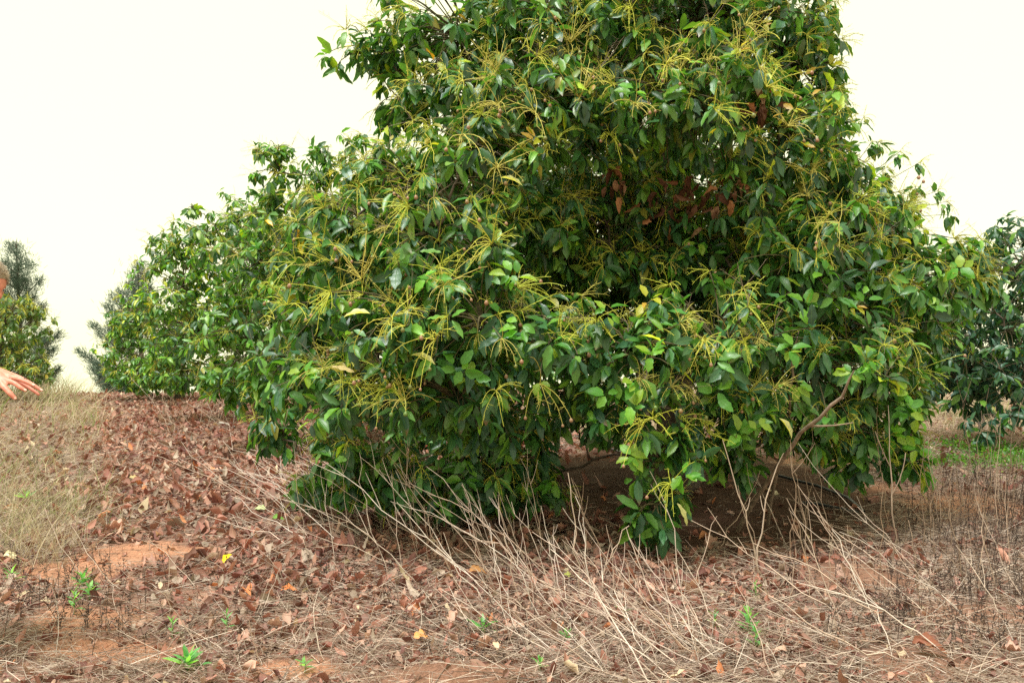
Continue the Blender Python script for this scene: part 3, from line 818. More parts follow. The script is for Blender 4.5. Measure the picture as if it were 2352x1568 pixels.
def build_litter():
    rng = np.random.default_rng(77)
    x, y = sample_area(rng, 115000, 3.3, 26, .85)
    k = rng.random(len(x)) < litter_density(x, y)
    x, y = x[k], y[k]
    n = len(x)
    L = .022 + .105 * rng.random(n) ** 1.5; L = L * np.clip(.62 + .12 * (y - 3.3), .6, 1.15); W = L * rng.uniform(.32, .62, n)
    nr = unit(ground_normal(x, y) + rng.normal(size=(n, 3)) * .42)
    a = rng.uniform(0, 6.283, n)
    d = np.stack([np.cos(a), np.sin(a), np.zeros(n)], -1)
    d = unit(d - nr * (d * nr).sum(1, keepdims=True))
    z = gz(x, y) + rng.uniform(-.012, .035, n)
    pos = np.stack([x, y, z], -1)
    c = LIT[rng.integers(0, len(LIT), n)] * np.array([1., .98, .95]) * rng.uniform(.55, 1.25, (n, 1))
    shade = rng.random(n)
    c[shade < .014] = np.array([.55, .22, .10])
    c[(shade > .03) & (shade < .05)] = np.array([.62, .50, .34])
    size = L * W / y ** 2
    inv = (np.abs(x / y * FPX) < 1150) & (y < 6.5) & (y > 3.65)
    order = np.argsort(-np.where(inv, size, 0))
    big = order[:285]
    mask = np.ones(n, bool); mask[big] = False
    rows = 5
    v, q, uv = leaf_verts(pos[mask], d[mask], nr[mask], L[mask], W[mask], rng.uniform(-1., 2.2, mask.sum()), rng.uniform(-1.6, 2.4, mask.sum()), rng.uniform(.1, .36, mask.sum()), rows, rng, 1.6)
    cc = np.repeat(c[mask][:, None], rows * 3, 1).reshape(-1, 3)
    link("leaf_litter", mesh_np("leaf_litter", v.reshape(-1, 3), q, cc, uv, True, [M_DEAD]), kind="stuff",
         label="carpet of curled red-brown fallen avocado leaves over the soil", cat="leaf litter")
    bank = make_leaf_bank("fallen_leaf", LIT, M_DEAD, rng, nshape=8, wave=.30, wr=(.34, .6), rows=8, tipbrown=0, fr=(-.9, 2.), cr=(-1.4, 2.2))
    for i in big:
        place_leaf(bank, "fallen_leaf", pos[i] + np.array([0, 0, .012]), d[i], nr[i], L[i], GROUND, rng)
build_litter()

def straw_density(x, y):
    near = .85 - .85 * sstep(3.9, 5.0, y + .3 * (vnoise(x, y, .7, 23) - .5))
    right = sstep(1.6, 3.0, x) * (1 - sstep(11, 14, y))
    far = sstep(10, 13, y) * sstep(-.5, 1., x)
    near = near * (1 - .35 * (x < .3))
    d = np.maximum(np.maximum(.30, near), np.maximum(right, far * .9))
    d = np.maximum(d, grass_mask(x, y) * .8)
    d = d * (1 - .95 * soil_mask(x, y)) * (1 - .82 * blob(x, y, BARE + ORANGE, 13))
    return d * (.4 + .9 * vnoise(x, y, .4, 31))

def ribbons(base, d, L, W, bend, m, rng, up=None):
    """curved flat blades"""
    n = len(base)
    side = unit(np.cross(d, rand_unit(rng, n)))
    t = np.linspace(0, 1, m)
    v = np.empty((n, m, 2, 3))
    b = bend if np.ndim(bend) == 2 else np.zeros((n, 3))
    for i, tt in enumerate(t):
        p = base + d * (L * tt)[:, None] + b * (L * tt * tt)[:, None]
        w_ = (W * (1 - .75 * tt) * .5)[:, None]
        v[:, i, 0] = p - side * w_; v[:, i, 1] = p + side * w_
    idx = np.arange(m - 1)[:, None] * 2
    q = (idx + np.array([0, 1, 3, 2])[None]).reshape(-1, 4)
    q = (np.arange(n)[:, None, None] * m * 2 + q[None]).reshape(-1, 4)
    return v.reshape(-1, 3), q

STR = np.array([[.58, .47, .38], [.50, .38, .30], [.66, .56, .48], [.38, .28, .22], [.26, .19, .15], [.54, .42, .35]])
def build_long_straw():
    rng = np.random.default_rng(177)
    x, y = sample_area(rng, 26000, 3.3, 12, .85)
    k = rng.random(len(x)) < straw_density(x, y) * .55
    x, y = x[k], y[k]; n = len(x)
    m = 5
    t = np.linspace(0, 1, m)[None, :, None]
    a = rng.normal(size=n) * .7 + np.where(rng.random(n) < .6, 2.6, .2)
    a = np.where(x > 2.2, rng.normal(size=n) * .35 + math.pi * (rng.random(n) > .5), a)
    el = np.abs(rng.normal(size=n)) * .22
    d = np.stack([np.cos(a) * np.cos(el), np.sin(a) * np.cos(el), np.sin(el)], -1)
    base = np.stack([x, y, gz(x, y) + rng.uniform(.0, .03, n)], -1)
    L = rng.uniform(.12, .55, n)
    pl = base[:, None] + d[:, None] * L[:, None, None] * t + (rng.normal(size=(n, 1, 3)) * np.array([.07, .07, .02]) - np.array([0, 0, .03])) * t * t
    pl[..., 2] = np.maximum(pl[..., 2], gz(pl[..., 0], pl[..., 1]) + .004)
    v, q = tubes(pl, np.linspace(.0020, .0011, m)[None] * rng.uniform(.7, 1.4, (n, 1)), 3)
    c = np.repeat(STR[rng.integers(0, len(STR), n)] * rng.uniform(.6, 1.25, (n, 1)), m * 3, 0)
    link("dry_stems", mesh_np("dry_stems", v, q, c, np.zeros((len(v), 2)), True, [M_STRAW]), kind="stuff", label="criss-crossed fallen dry stems lying on the straw and leaves", cat="dry stems")

def build_straw():
    rng = np.random.default_rng(99)
    x, y = sample_area(rng, 250000, 3.3, 24, .95)
    k = rng.random(len(x)) < straw_density(x, y)
    x, y = x[k], y[k]; n = len(x)
    a = rng.uniform(0, 6.283, n)
    el = np.abs(rng.normal(size=n)) * .28
    d = np.stack([np.cos(a) * np.cos(el), np.sin(a) * np.cos(el), np.sin(el)], -1)
    base = np.stack([x, y, gz(x, y) + rng.uniform(.002, .05, n)], -1)
    L = rng.uniform(.04, .22, n); W = rng.uniform(.0018, .0042, n) * np.maximum(1, y / 6)
    bend = rng.normal(size=(n, 3)) * np.array([.22, .22, .05]) + np.array([0, 0, -.12])
    v, q = ribbons(base, d, L, W, bend, 3, rng)
    c = np.repeat(STR[rng.integers(0, len(STR), n)] * rng.uniform(.45, 1.1, (n, 1)), 6, 0)
    link("straw", mesh_np("straw", v, q, c, np.zeros((len(v), 2)), True, [M_GRASS]), kind="stuff", label="flattened dry straw and broken weed stems lying over the soil", cat="straw")
    # standing dry grass: left strip, far right and around
    x, y = sample_area(rng, 70000, 4.2, 27, .8, 2.0)
    far = sstep(10.5, 13, y) * sstep(0., 1.2, x) * .45 * (vnoise(x, y, 1.2, 45) > .35)
    gm = grass_mask(x, y)
    k = rng.random(len(x)) < np.maximum(gm * (.10 + 1.5 * sstep(.45, .7, vnoise(x, y, .42, 44))), far) * .8
    x, y = x[k], y[k]; n = len(x)
    d = unit(np.stack([rng.normal(size=n) * .35 + .12, rng.normal(size=n) * .3, np.ones(n)], -1))
    base = np.stack([x, y, gz(x, y) - .01], -1)
    hgt = .4 + .75 * vnoise(x, y, .7, 47) + .45 * sstep(12, 18, y) * sstep(3, 6, -x)
    L = rng.uniform(.22, .80, n) * hgt; W = rng.uniform(.002, .0042, n) * np.maximum(1, y / 5.5)
    bend = np.stack([rng.normal(size=n) * .35 + .1, rng.normal(size=n) * .3, -rng.random(n) * .45], -1)
    v, q = ribbons(base, d, L, W, bend, 5, rng)
    gp = np.array([[.58, .49, .33], [.64, .54, .39], [.42, .34, .24], [.54, .48, .29]])
    col = gp[rng.integers(0, 4, n)] * rng.uniform(.75, 1.15, (n, 1))
    gs = rng.random(n) < .38 * (vnoise(x, y, .55, 48) > .58) + .03
    col[gs] = np.array([.20, .33, .06])
    c = np.repeat(col, 10, 0)
    link("dry_grass", mesh_np("dry_grass", v, q, c, np.zeros((len(v), 2)), True, [M_GRASS]), kind="stuff", label="standing straw-coloured dry grass with some green blades", cat="grass")
    # thin dark seed stems standing in the straw
    x, y = sample_area(rng, 16000, 3.6, 10, .9)
    dm = (.12 + .5 * (vnoise(x, y, .5, 52) > .6)) * (1 - sstep(4.6, 5.4, y)) + .9 * sstep(2.3, 3.2, x) * (1 - sstep(7.5, 9, y)) * (vnoise(x, y, .6, 51) > .35) + .25 * sstep(1.6, 2.6, x) * (y < 7) + .12 * grass_mask(x, y)
    dm = dm * (1 - soil_mask(x, y)) * (1 - .6 * blob(x, y, BARE, 13))
    k = rng.random(len(x)) < dm * .55
    x, y = x[k], y[k]; n = len(x)
    m = 5
    t = np.linspace(0, 1, m)[None, :, None]
    H = rng.uniform(.08, .36, n) * (.7 + .5 * sstep(2, 3, x))
    d = unit(np.stack([rng.normal(size=n) * .14, rng.normal(size=n) * .14, np.ones(n)], -1))
    base = np.stack([x, y, gz(x, y) - .01], -1)
    pl = base[:, None] + d[:, None] * H[:, None, None] * t + (rng.normal(size=(n, 1, 3)) * .05) * t * t
    v, q = tubes(pl, np.tile(np.linspace(.0018, .0010, m), (n, 1)) * np.maximum(1, y / 5)[:, None], 3)
    acc = Acc()
    dark = np.repeat(np.where(rng.random((n, 1)) < .7, np.array([[.060, .040, .032]]), np.array([[.26, .17, .12]])), m * 3, 0)
    acc.add(v, q, dark)
    # shrivelled bits on the stems
    kk = 9
    ii = np.repeat(np.arange(n), kk); tt = rng.uniform(.35, 1.0, n * kk)[:, None]
    bp = base[ii] + d[ii] * H[ii][:, None] * tt
    bd = unit(rng.normal(size=(n * kk, 3)) + np.array([0, 0, .5]))
    bl = bp[:, None] + bd[:, None] * (rng.uniform(.008, .028, n * kk)[:, None, None]) * np.linspace(0, 1, 3)[None, :, None]
    v, q = tubes(bl, np.tile([.0012, .0024, .0008], (n * kk, 1)), 3)
    acc.add(v, q, np.repeat(np.tile([[.055, .038, .032]], (n * kk, 1)) * rng.uniform(.6, 1.8, (n * kk, 1)), 9, 0))
    link("seed_stems", acc.mesh("seed_stems", M_STRAW), kind="stuff", label="thin blackened seed stems standing in the straw", cat="dry weeds")
build_straw()
build_long_straw()

def build_clods():
    rng = np.random.default_rng(515)
    x, y = sample_area(rng, 60000, 3.4, 12, .9)
    k = rng.random(len(x)) < .10 + .75 * np.maximum(blob(x, y, BARE + ORANGE, 13), .5 * soil_mask(x, y))
    x, y = x[k][:14000], y[k][:14000]; n = len(x)
    r = .0025 + .011 * rng.random(n) ** 4
    oct_ = np.array([[1, 0, 0], [0, 1, 0], [-1, 0, 0], [0, -1, 0]], float)
    base = np.stack([x, y, gz(x, y) + r * .2], -1)
    jit = rng.uniform(.6, 1.3, (n, 8, 1))
    lo = np.concatenate([oct_ * np.array([1, 1, 0]) + [0, 0, -.3], oct_ * .55 + [0, 0, .7]])
    a = rng.uniform(0, 6.28, n); ca, sa = np.cos(a), np.sin(a)
    p = lo[None] * jit
    px_ = p[..., 0] * ca[:, None] - p[..., 1] * sa[:, None]; py_ = p[..., 0] * sa[:, None] + p[..., 1] * ca[:, None]
    v = base[:, None] + np.stack([px_, py_, p[..., 2]], -1) * r[:, None, None]
    q0 = np.array([[0, 1, 5, 4], [1, 2, 6, 5], [2, 3, 7, 6], [3, 0, 4, 7], [4, 5, 6, 7]])
    q = (np.arange(n)[:, None, None] * 8 + q0[None]).reshape(-1, 4)
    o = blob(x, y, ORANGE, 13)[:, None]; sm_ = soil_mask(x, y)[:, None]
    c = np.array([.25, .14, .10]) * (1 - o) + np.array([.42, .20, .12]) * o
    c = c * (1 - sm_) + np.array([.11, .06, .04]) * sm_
    c = np.repeat(c * rng.uniform(.65, 1.3, (n, 1)), 8, 0)
    link("soil_crumbs", mesh_np("soil_crumbs", v.reshape(-1, 3), q, c, np.zeros((len(c), 2)), True, [M_STRAW]), kind="stuff", label="small clods and crumbs of red earth on the bare soil", cat="soil crumbs")
build_clods()

# ------------------------------------------------------------------ standing dry weed stalks, each its own thing
ORD = "first second third fourth fifth sixth seventh eighth ninth tenth eleventh twelfth thirteenth fourteenth fifteenth sixteenth seventeenth eighteenth nineteenth twentieth".split()
def ordw(i):
    if i < 20: return ORD[i]
    tens = {2: "twenty", 3: "thirty", 4: "forty", 5: "fifty"}[(i + 1) // 10]
    r = (i + 1) % 10
    return {2: "twentieth", 3: "thirtieth", 4: "fortieth", 5: "fiftieth"}[(i + 1) // 10] if r == 0 else tens + "-" + ORD[r - 1]

SPAL = np.array([[.68, .55, .46], [.60, .46, .37], [.76, .65, .57], [.50, .37, .29], [.66, .52, .45]])
def stalk(rng, base, tip, label, group, r0=.0036, forks=3, col=None, name="dry_weed_stalk"):
    base = np.array(base, float); tip = np.array(tip, float)
    Ln = np.linalg.norm(tip - base)
    m = 9
    side = unit(np.cross(tip - base, rand_unit(rng, 1)[0]))
    mid = (base + tip) / 2 + side * Ln * rng.normal() * .10 + np.array([0, 0, Ln * rng.uniform(.0, .07)])
    pl = bezier(base, mid, tip, m)
    pl[1:-1] += rng.normal(size=(m - 2, 3)) * .012 * min(1, Ln)
    polys, rads = [pl - base], [np.linspace(r0, r0 * .38, m)]
    dirv = unit(tip - base)
    for k in range(forks):
        i = int(rng.integers(3, m - 1))
        sd_ = unit(np.cross(dirv, rand_unit(rng, 1)[0]))
        a = pl[i] - base
        ang = rng.uniform(.3, .75)
        dv = unit(dirv * math.cos(ang) + sd_ * math.sin(ang) + np.array([0, 0, .12]))
        ln = Ln * rng.uniform(.08, .28)
        e = a + dv * ln
        polys.append(bezier(a, (a + e) / 2 + dirv * -.02, e + np.array([0, 0, .02]), m)); rads.append(np.linspace(r0 * .55, r0 * .28, m))
    v, q = tubes(np.array(polys), np.array(rads), 4)
    c = (SPAL[int(rng.integers(0, len(SPAL)))] if col is None else np.array(col)) * rng.uniform(.8, 1.12)
    tt = np.tile(np.repeat(np.linspace(0, 1, m), 4), len(polys))[:, None]
    cc = np.tile(c, (len(v), 1)) * (1 - .18 * np.abs(np.sin(tt * 19 + rng.random() * 6)) ** 8)
    return link(name, mesh_np(name, v, q, cc, np.zeros((len(v), 2)), True, [M_STRAW]), label=label, cat="dry weed", group=group, loc=base)

def clump(n, basefn, tipfn, words_, where, group, seed, r0=.0036, forks=(0, 4), col=None):
    rng = np.random.default_rng(seed)
    items = []
    for i in range(n):
        px, py = basefn(rng)
        x, y = gd(px, py)
        tpx, tpy, td = tipfn(rng, px, py, y)
        items.append(((x, y, float(gz(x, y)) - .02), P(tpx, tpy, td)))
    items.sort(key=lambda it: it[0][0] / it[0][1])
    for i, (b, t) in enumerate(items):
        fk = int(rng.integers(forks[0], forks[1] + 1))
        shape = "forked" if fk > 1 else ("once-branched" if fk == 1 else "unbranched")
        lab = f"{shape} {words_}, {ordw(i)} from left {where}"
        stalk(rng, b, t, lab, group, r0 * rng.uniform(.7, 1.25), fk, col)

U = lambda r, a, b: float(r.uniform(a, b))
# long stalks in front of the skirt, fanning up to the left
def _fanbase(r):
    px = U(r, 940, 1700)
    return px, 1230 + .36 * max(0, px - 940) + U(r, 0, 110)
def _fantip(r, px, py, d):
    tx = px - U(r, 20, 400)
    return tx, max(py - U(r, 150, 360), 1030 + .42 * max(0, tx - 940)) + U(r, 0, 40), d + U(r, -.1, .6)
clump(46, _fanbase, _fantip,
      "pale leaning stalk", "in the tangle below the tree skirt", "long leaning weed stalks below the near tree", 101, .0033, (1, 5))
clump(18, lambda r: (U(r, 1250, 1800), U(r, 1480, 1600)), lambda r, px, py, d: (px - U(r, 60, 380), max(py - U(r, 120, 380), 1260), d + U(r, .1, .7)),
      "long bleached stalk", "of those rooted nearest the camera", "long bleached weed stalks nearest the camera", 102, .0034)
# upright ones before the dark lower foliage
clump(26, lambda r: (U(r, 700, 1260), U(r, 1200, 1340)), lambda r, px, py, d: (px - U(r, -10, 90), py - U(r, 130, 300), d + U(r, -.2, .2)),
      "upright tan stalk", "before the dark lower foliage", "upright weed stalks before the dark foliage", 103, .0030, (1, 5))
# flattened fan across the litter
clump(32, lambda r: (U(r, 640, 1080), U(r, 1130, 1290)), lambda r, px, py, d: (px - U(r, 180, 380), py - U(r, 100, 190), d + U(r, .6, 1.6)),
      "flattened stalk lying over brown leaves", "in its fan", "flattened weed stalks over the leaf litter", 104, .0034)
clump(26, lambda r: (U(r, 330, 640), U(r, 905, 1010)), lambda r, px, py, d: (px - U(r, -30, 120), py - U(r, 40, 120), d + U(r, -.3, .5)),
      "bleached twiggy stalk", "beside the far end of the row", "bleached twiggy stalks beside the row", 105, .0055, (2, 5))
# right of the hanging bough
clump(11, lambda r: (U(r, 1330, 1820), U(r, 1250, 1420)), lambda r, px, py, d: (px + U(r, -130, 110), py - U(r, 160, 300), d + U(r, -.2, .3)),
      "white stalk", "around the hanging bough's tip", "white weed stalks around the hanging bough", 106, .0042, (1, 3))
clump(44, lambda r: (U(r, 1800, 2330), U(r, 1130, 1420)), lambda r, px, py, d: (px + U(r, -60, 40), py - U(r, 150, 330), d + U(r, -.2, .3)),
      "thin brown stalk", "in the upright stand at right", "thin upright stalks in the stand on the right", 107, .0028, (0, 3), (.42, .30, .22))
clump(20, lambda r: (U(r, 1900, 2400), U(r, 1300, 1560)), lambda r, px, py, d: (px - U(r, 100, 380), py - U(r, 150, 330), d + U(r, 0, .5)),
      "leaning tan stalk", "across the bare soil patch at right", "leaning stalks over the bare soil patch", 108, .0036, (0, 3))
clump(26, lambda r: (U(r, 2080, 2420), U(r, 1340, 1560)), lambda r, px, py, d: (px - U(r, -60, 260), py - U(r, -10, 60), d + U(r, -.3, .5)),
      "broken white stem", "in the lower right corner heap", "broken stems heaped in the lower right corner", 109, .0042, (0, 1))
clump(22, lambda r: (U(r, 20, 900), U(r, 1330, 1560)), lambda r, px, py, d: (px + U(r, -160, 140), py - U(r, 60, 200), d + U(r, -.1, .3)),
      "short tan stalk", "on the leafy soil at lower left", "short stalks on the soil at the lower left", 110, .0026, (0, 1))
# the V-shaped stalk by the shaded soil
rv = np.random.default_rng(5)
for tp, lb in (((1660, 1010), "left arm stalk of the tall white V standing by the dark shaded soil"), ((1800, 1040), "right arm stalk of the tall white V standing by the dark shaded soil")):
    x, y = gd(1745, 1330)
    stalk(rv, (x, y, float(gz(x, y)) - .02), P(*tp, y - .1), lb, None, .0065, 1, (.66, .52, .42))

def woody(px_pts, radii, label, forks=(), name="dead_branch"):
    rng = np.random.default_rng(int(px_pts[0][0]))
    pts = np.array([P(*p) for p in px_pts])
    b = pts[0].copy(); b[2] = float(gz(b[0], b[1])) - .03
    pts[0] = b
    m = 14
    s = np.linspace(0, len(pts) - 1, m)
    pl = np.stack([np.interp(s, np.arange(len(pts)), pts[:, k]) for k in range(3)], -1)
    pl[1:-1] += rng.normal(size=(m - 2, 3)) * .008
    P2, R2 = [pl - b], [np.interp(s, np.arange(len(pts)), radii)]
    for (i, tp) in forks:
        a = pl[i] - b; e = P(*tp) - b
        P2.append(bezier(a, (a + e) / 2 + rng.normal(size=3) * .02, e, m)); R2.append(np.linspace(R2[0][i] * .7, .003, m))
    v, q = tubes(np.array(P2), np.array(R2), 6)
    link(name, mesh_np(name, v, q, np.tile([.26, .19, .14], (len(v), 1)), np.zeros((len(v), 2)), True, [M_BARK]), label=label, cat="branch", loc=b)
woody([(1690, 1215, 6.3), (1790, 1060, 5.7), (1850, 985, 5.4), (1930, 920, 5.2), (1962, 850, 5.1)], [.017, .016, .014, .011, .005],
      "curved grey dead branch rising from the ground before the right boughs", [(7, (1960, 970, 5.3))])
woody([(1762, 1190, 6.5), (1800, 1000, 6.0), (1815, 900, 5.7), (1822, 820, 5.6), (1835, 760, 5.6)], [.014, .012, .010, .008, .005], "straight brown dead stem standing upright among the right boughs")
woody([(2052, 1330, 5.2), (2052, 1200, 5.2), (2046, 1050, 5.3), (2040, 930, 5.4)], [.006, .0055, .004, .002], "tallest thin stalk with short side twigs before the right bough's tip", [(6, (2080, 1040, 5.3)), (8, (2010, 990, 5.3))])
woody([(2115, 490, 6.6), (2150, 485, 6.6), (2170, 460, 6.6), (2172, 440, 6.6)], [.012, .008, .006, .003], "bare twig", []) if False else None
# fallen stick and pale log piece
def stick(px0, px1, r, label, col):
    a = gd(*px0); b = gd(*px1)
    A = np.array([a[0], a[1], float(gz(*a)) + r + .01]); B = np.array([b[0], b[1], float(gz(*b)) + r + .03])
    pl = bezier(A, (A + B) / 2 + np.array([.02, .02, .02]), B, 8)
    v, q = tubes((pl - A)[None], np.linspace(r, r * .6, 8)[None], 7)
    link("fallen_stick", mesh_np("fallen_stick", v, q, np.tile(col, (len(v), 1)), np.zeros((len(v), 2)), True, [M_BARK]), label=label, cat="stick", loc=A)
stick((1288, 1190), (1305, 1240), .013, "short brown stick on the bare soil below the trunk", (.17, .095, .065))
stick((505, 977), (540, 990), .028, "pale grey broken stick lying in leaves under the second tree", (.38, .34, .30))

# ------------------------------------------------------------------ irrigation pipes
def pipe(pts, r, label):
    rng = np.random.default_rng(9)
    w_ = np.array([gd(*p) for p in pts])
    s = np.linspace(0, len(w_) - 1, 40)
    x = np.interp(s, np.arange(len(w_)), w_[:, 0]); y = np.interp(s, np.arange(len(w_)), w_[:, 1])
    z = gz(x, y) + r + .012
    z = np.convolve(np.pad(z, 3, 'edge'), np.ones(7) / 7, 'valid')
    pl = np.stack([x, y, z], -1); b = pl[0].copy()
    v, q = tubes((pl - b)[None], np.full((1, 40), r), 8)
    m = col_mat("black_pipe", rough=.45, spec=.5, nscale=12, lo=.7, hi=1.4)
    link("irrigation_pipe", mesh_np("irrigation_pipe", v, q, np.tile([.022, .023, .026], (len(v), 1)), np.zeros((len(v), 2)), True, [m]), label=label, cat="pipe", loc=b)
pipe([(1255, 982), (1330, 1010), (1450, 1062), (1590, 1092), (1700, 1110), (1800, 1124), (1880, 1140), (1950, 1163), (1985, 1190)], .014, "long black irrigation pipe curving along the edge of the shaded soil")
pipe([(1840, 1172), (1880, 1176), (1925, 1184), (1972, 1192)], .013, "short visible length of black pipe beside the long one")

# ------------------------------------------------------------------ small green weeds
def weed(px, py, n, L, label, pal, seed, stemmed=False):
    rng = np.random.default_rng(seed)
    x, y = gd(px, py); z = float(gz(x, y)) + .02; L *= 1.25
    root = link("green_weed", None, label=label, cat="weed", group="small green weeds", loc=(x, y, z))
    bank = [b for b in pal]
    h = L * (1.3 if stemmed else .35)
    v, q = tubes(np.array([[[0, 0, -.02], [0.004, 0, h * .5], [0, .003, h]]]), np.array([[.003, .0025, .002]]), 5)
    link("stem", mesh_np("stem", v, q, np.tile([.16, .30, .10], (len(v), 1)), np.zeros((len(v), 2)), True, [M_STALK]), root)
    for i in range(n):
        a = i * 2.4 + rng.normal() * .2
        t = (i + .5) / n
        el = .25 + 1.0 * t
        d = np.array([math.cos(a) * math.cos(el), math.sin(a) * math.cos(el), math.sin(el)])
        zz = h * t
        place_leaf(bank, "leaf", np.array([x, y, z + zz]), d, np.array([0, 0, 1.]) - d * .2, L * rng.uniform(.7, 1.15) * (1.1 - .45 * t), root, rng)
WP = np.array([[.13, .36, .12], [.17, .42, .15], [.10, .30, .09], [.22, .46, .14]])
BANK_W = make_leaf_bank("leaf", WP, M_YOUNG, RNG, nshape=3, wave=.03, wr=(.2, .3), rows=6, tipbrown=0)
for i, (px, py, n, L_, lb, st) in enumerate([
    (190, 1368, 13, .085, "rosette of narrow bluish green leaves beside the orange soil patch", False),
    (205, 1395, 10, .07, "flatter pale green rosette just below the other rosette", False),
    (430, 1558, 18, .085, "largest bright green rosette at the bottom edge of the picture", False),
    (170, 1430, 9, .06, "small two-headed green weed at the left of the soil patch", True),
    (25, 1360, 9, .08, "green weed with upright blades at the left edge", False),
    (60, 1175, 8, .12, "bright grass-like weed in the dry grass at the left", False),
    (700, 1300 + 250, 8, .05, "tiny green weed at the bottom, left of the soil mound", False),
    (1110, 1465, 10, .085, "spreading green weed with narrow leaves among black stems", False),
    (1300, 1475, 8, .055, "small bright weed right of the long leaning stalks", False),
    (1240, 1562, 8, .05, "small weed at the foot of the soil mound", False),
    (1720, 1470, 16, .07, "leafy green weed bush below the bare patch", True),
    (1735, 1500, 9, .06, "little green weed just below the leafy weed bush", True),
    (1735, 1385, 9, .045, "small dark green weed over the brown leaves at centre right", True),
    (520, 1460, 6, .05, "tiny green sprout among the brown litter", True),
    (395, 1475, 6, .05, "thin green sprout with yellow tip at the lower left", True),
    (1430, 1420, 6, .04, "tiny weed under the crossing stalks", False),
    (1640, 1455, 6, .05, "small green weed left of the leafy weed bush", True)]):
    weed(px, py, n, L_, lb, BANK_W, 300 + i, st)

# green ground cover under the right tree
def ground_cover():
    rng = np.random.default_rng(404)
    n = 5500
    cx, cy = gd(2270, 1060)
    x = cx + .1 + rng.normal(size=n) * .6; y = cy + rng.normal(size=n) * .75
    k = vnoise(x, y, .35, 61) > .42
    x, y = x[k], y[k]; n = len(x)
    d = unit(np.stack([rng.normal(size=n), rng.normal(size=n), np.full(n, .9)], -1))
    pos = np.stack([x, y, gz(x, y) + .02], -1) + d * rng.uniform(0, .17, (n, 1))
    L_ = rng.uniform(.03, .06, n)
    v, q, uv = leaf_verts(pos, d, np.tile([0, 0, 1.], (n, 1)) + rng.normal(size=(n, 3)) * .3, L_, L_ * .5, np.full(n, .3), np.full(n, .4), np.full(n, .05), 4, rng)
    c = np.repeat(YPAL[rng.integers(0, 3, n)] * rng.uniform(.35, .85, (n, 1)), 12, 0)
    link("ground_cover", mesh_np("ground_cover", v.reshape(-1, 3), q, c, uv, True, [M_YOUNG]), kind="stuff", label="bright green low ground cover under the right tree", cat="ground cover")
ground_cover()

# single fallen leaves that stand out
def special_leaf(px, py, L_, ang, pal, label, up=.25, roll=0.):
    rng = np.random.default_rng(int(px + py))
    x, y = gd(px, py)
    b = make_leaf_bank("fallen_leaf", np.array([pal]), M_DEAD, rng, nshape=1, wave=.20, wr=(.42, .55), rows=9, tipbrown=0, fr=(.2, 1.2), cr=(.3, 1.5))[0]
    o = link("fallen_leaf", b, label=label, cat="leaf", group="single fallen leaves that stand out")
    d = np.array([math.cos(ang), math.sin(ang), up]); nr = np.array([roll, -.45, 1.])
    o.matrix_local = basis((x, y, float(gz(x, y)) + .05), d, nr, L_ * .78)
special_leaf(950, 1490, .16, .6, (.72, .33, .12), "large orange fallen leaf below the leaning stalks at bottom centre")
special_leaf(513, 1325, .12, 1.2, (.85, .66, .02), "bright yellow upright fallen leaf on the brown litter", .9)
special_leaf(620, 1218, .15, .1, (.20, .40, .07), "fresh green fallen leaf left of the tree's lower skirt")
special_leaf(585, 1195, .15, -.4, (.46, .56, .26), "pale green fallen leaf just above the fresh green one")
special_leaf(1142, 1525, .10, 1.7, (.74, .50, .34), "pale papery fallen leaf standing beside the soil mound", 1.0)
special_leaf(380, 1300, .12, .7, (.26, .10, .045), "dark curled brown leaf at the right end of the orange soil", .4)
special_leaf(2095, 1535, .19, -.5, (.27, .10, .06), "long dark red-brown leaf at the bottom right")
special_leaf(645, 1388, .14, .4, (.62, .22, .08), "orange-brown fallen leaf pair under the arching dead tuft")
special_leaf(1075, 1338, .17, .2, (.50, .25, .10), "long tan curled leaf in the middle of the litter")
special_leaf(1295, 1345, .10, .1, (.44, .46, .10), "yellow-green fallen leaf between the leaning stalks")
special_leaf(5, 1310, .14, .05, (.76, .70, .44), "cream coloured fallen leaf at the left edge of the picture")
special_leaf(295, 1110 + 8, .16, .05, (.58, .46, .22), "dull yellow fallen leaf on the litter right of the dry grass")
special_leaf(565, 1385, .14, -1.1, (.56, .20, .08), "rusty orange fallen leaf left of the arching dead tuft", .3)

# ------------------------------------------------------------------ the man at the left edge
def skin_mat():
    m, n, o = new_mat("skin")
    N, Lk = n.nodes, n.links
    tc = N.new("ShaderNodeTexCoord"); nz = N.new("ShaderNodeTexNoise"); nz.inputs['Scale'].default_value = 45; nz.inputs['Detail'].default_value = 4
    Lk.new(tc.outputs['Object'], nz.inputs['Vector'])
    cr = N.new("ShaderNodeValToRGB"); cr.color_ramp.elements[0].position = .3; cr.color_ramp.elements[0].color = (.60, .20, .145, 1)
    cr.color_ramp.elements[1].position = .7; cr.color_ramp.elements[1].color = (.76, .33, .24, 1)
    Lk.new(nz.outputs['Fac'], cr.inputs[0])
    pr = N.new("ShaderNodeBsdfPrincipled"); Lk.new(cr.outputs[0], pr.inputs['Base Color']); pr.inputs['Roughness'].default_value = .5
    pr.inputs['Subsurface Weight'].default_value = .12; pr.inputs['Subsurface Radius'].default_value = (.02, .008, .004)
    bp = N.new("ShaderNodeBump"); bp.inputs['Strength'].default_value = .15; bp.inputs['Distance'].default_value = .002
    Lk.new(nz.outputs['Fac'], bp.inputs['Height']); Lk.new(bp.outputs[0], pr.inputs['Normal'])
    Lk.new(pr.outputs[0], o.inputs['Surface'])
    return m
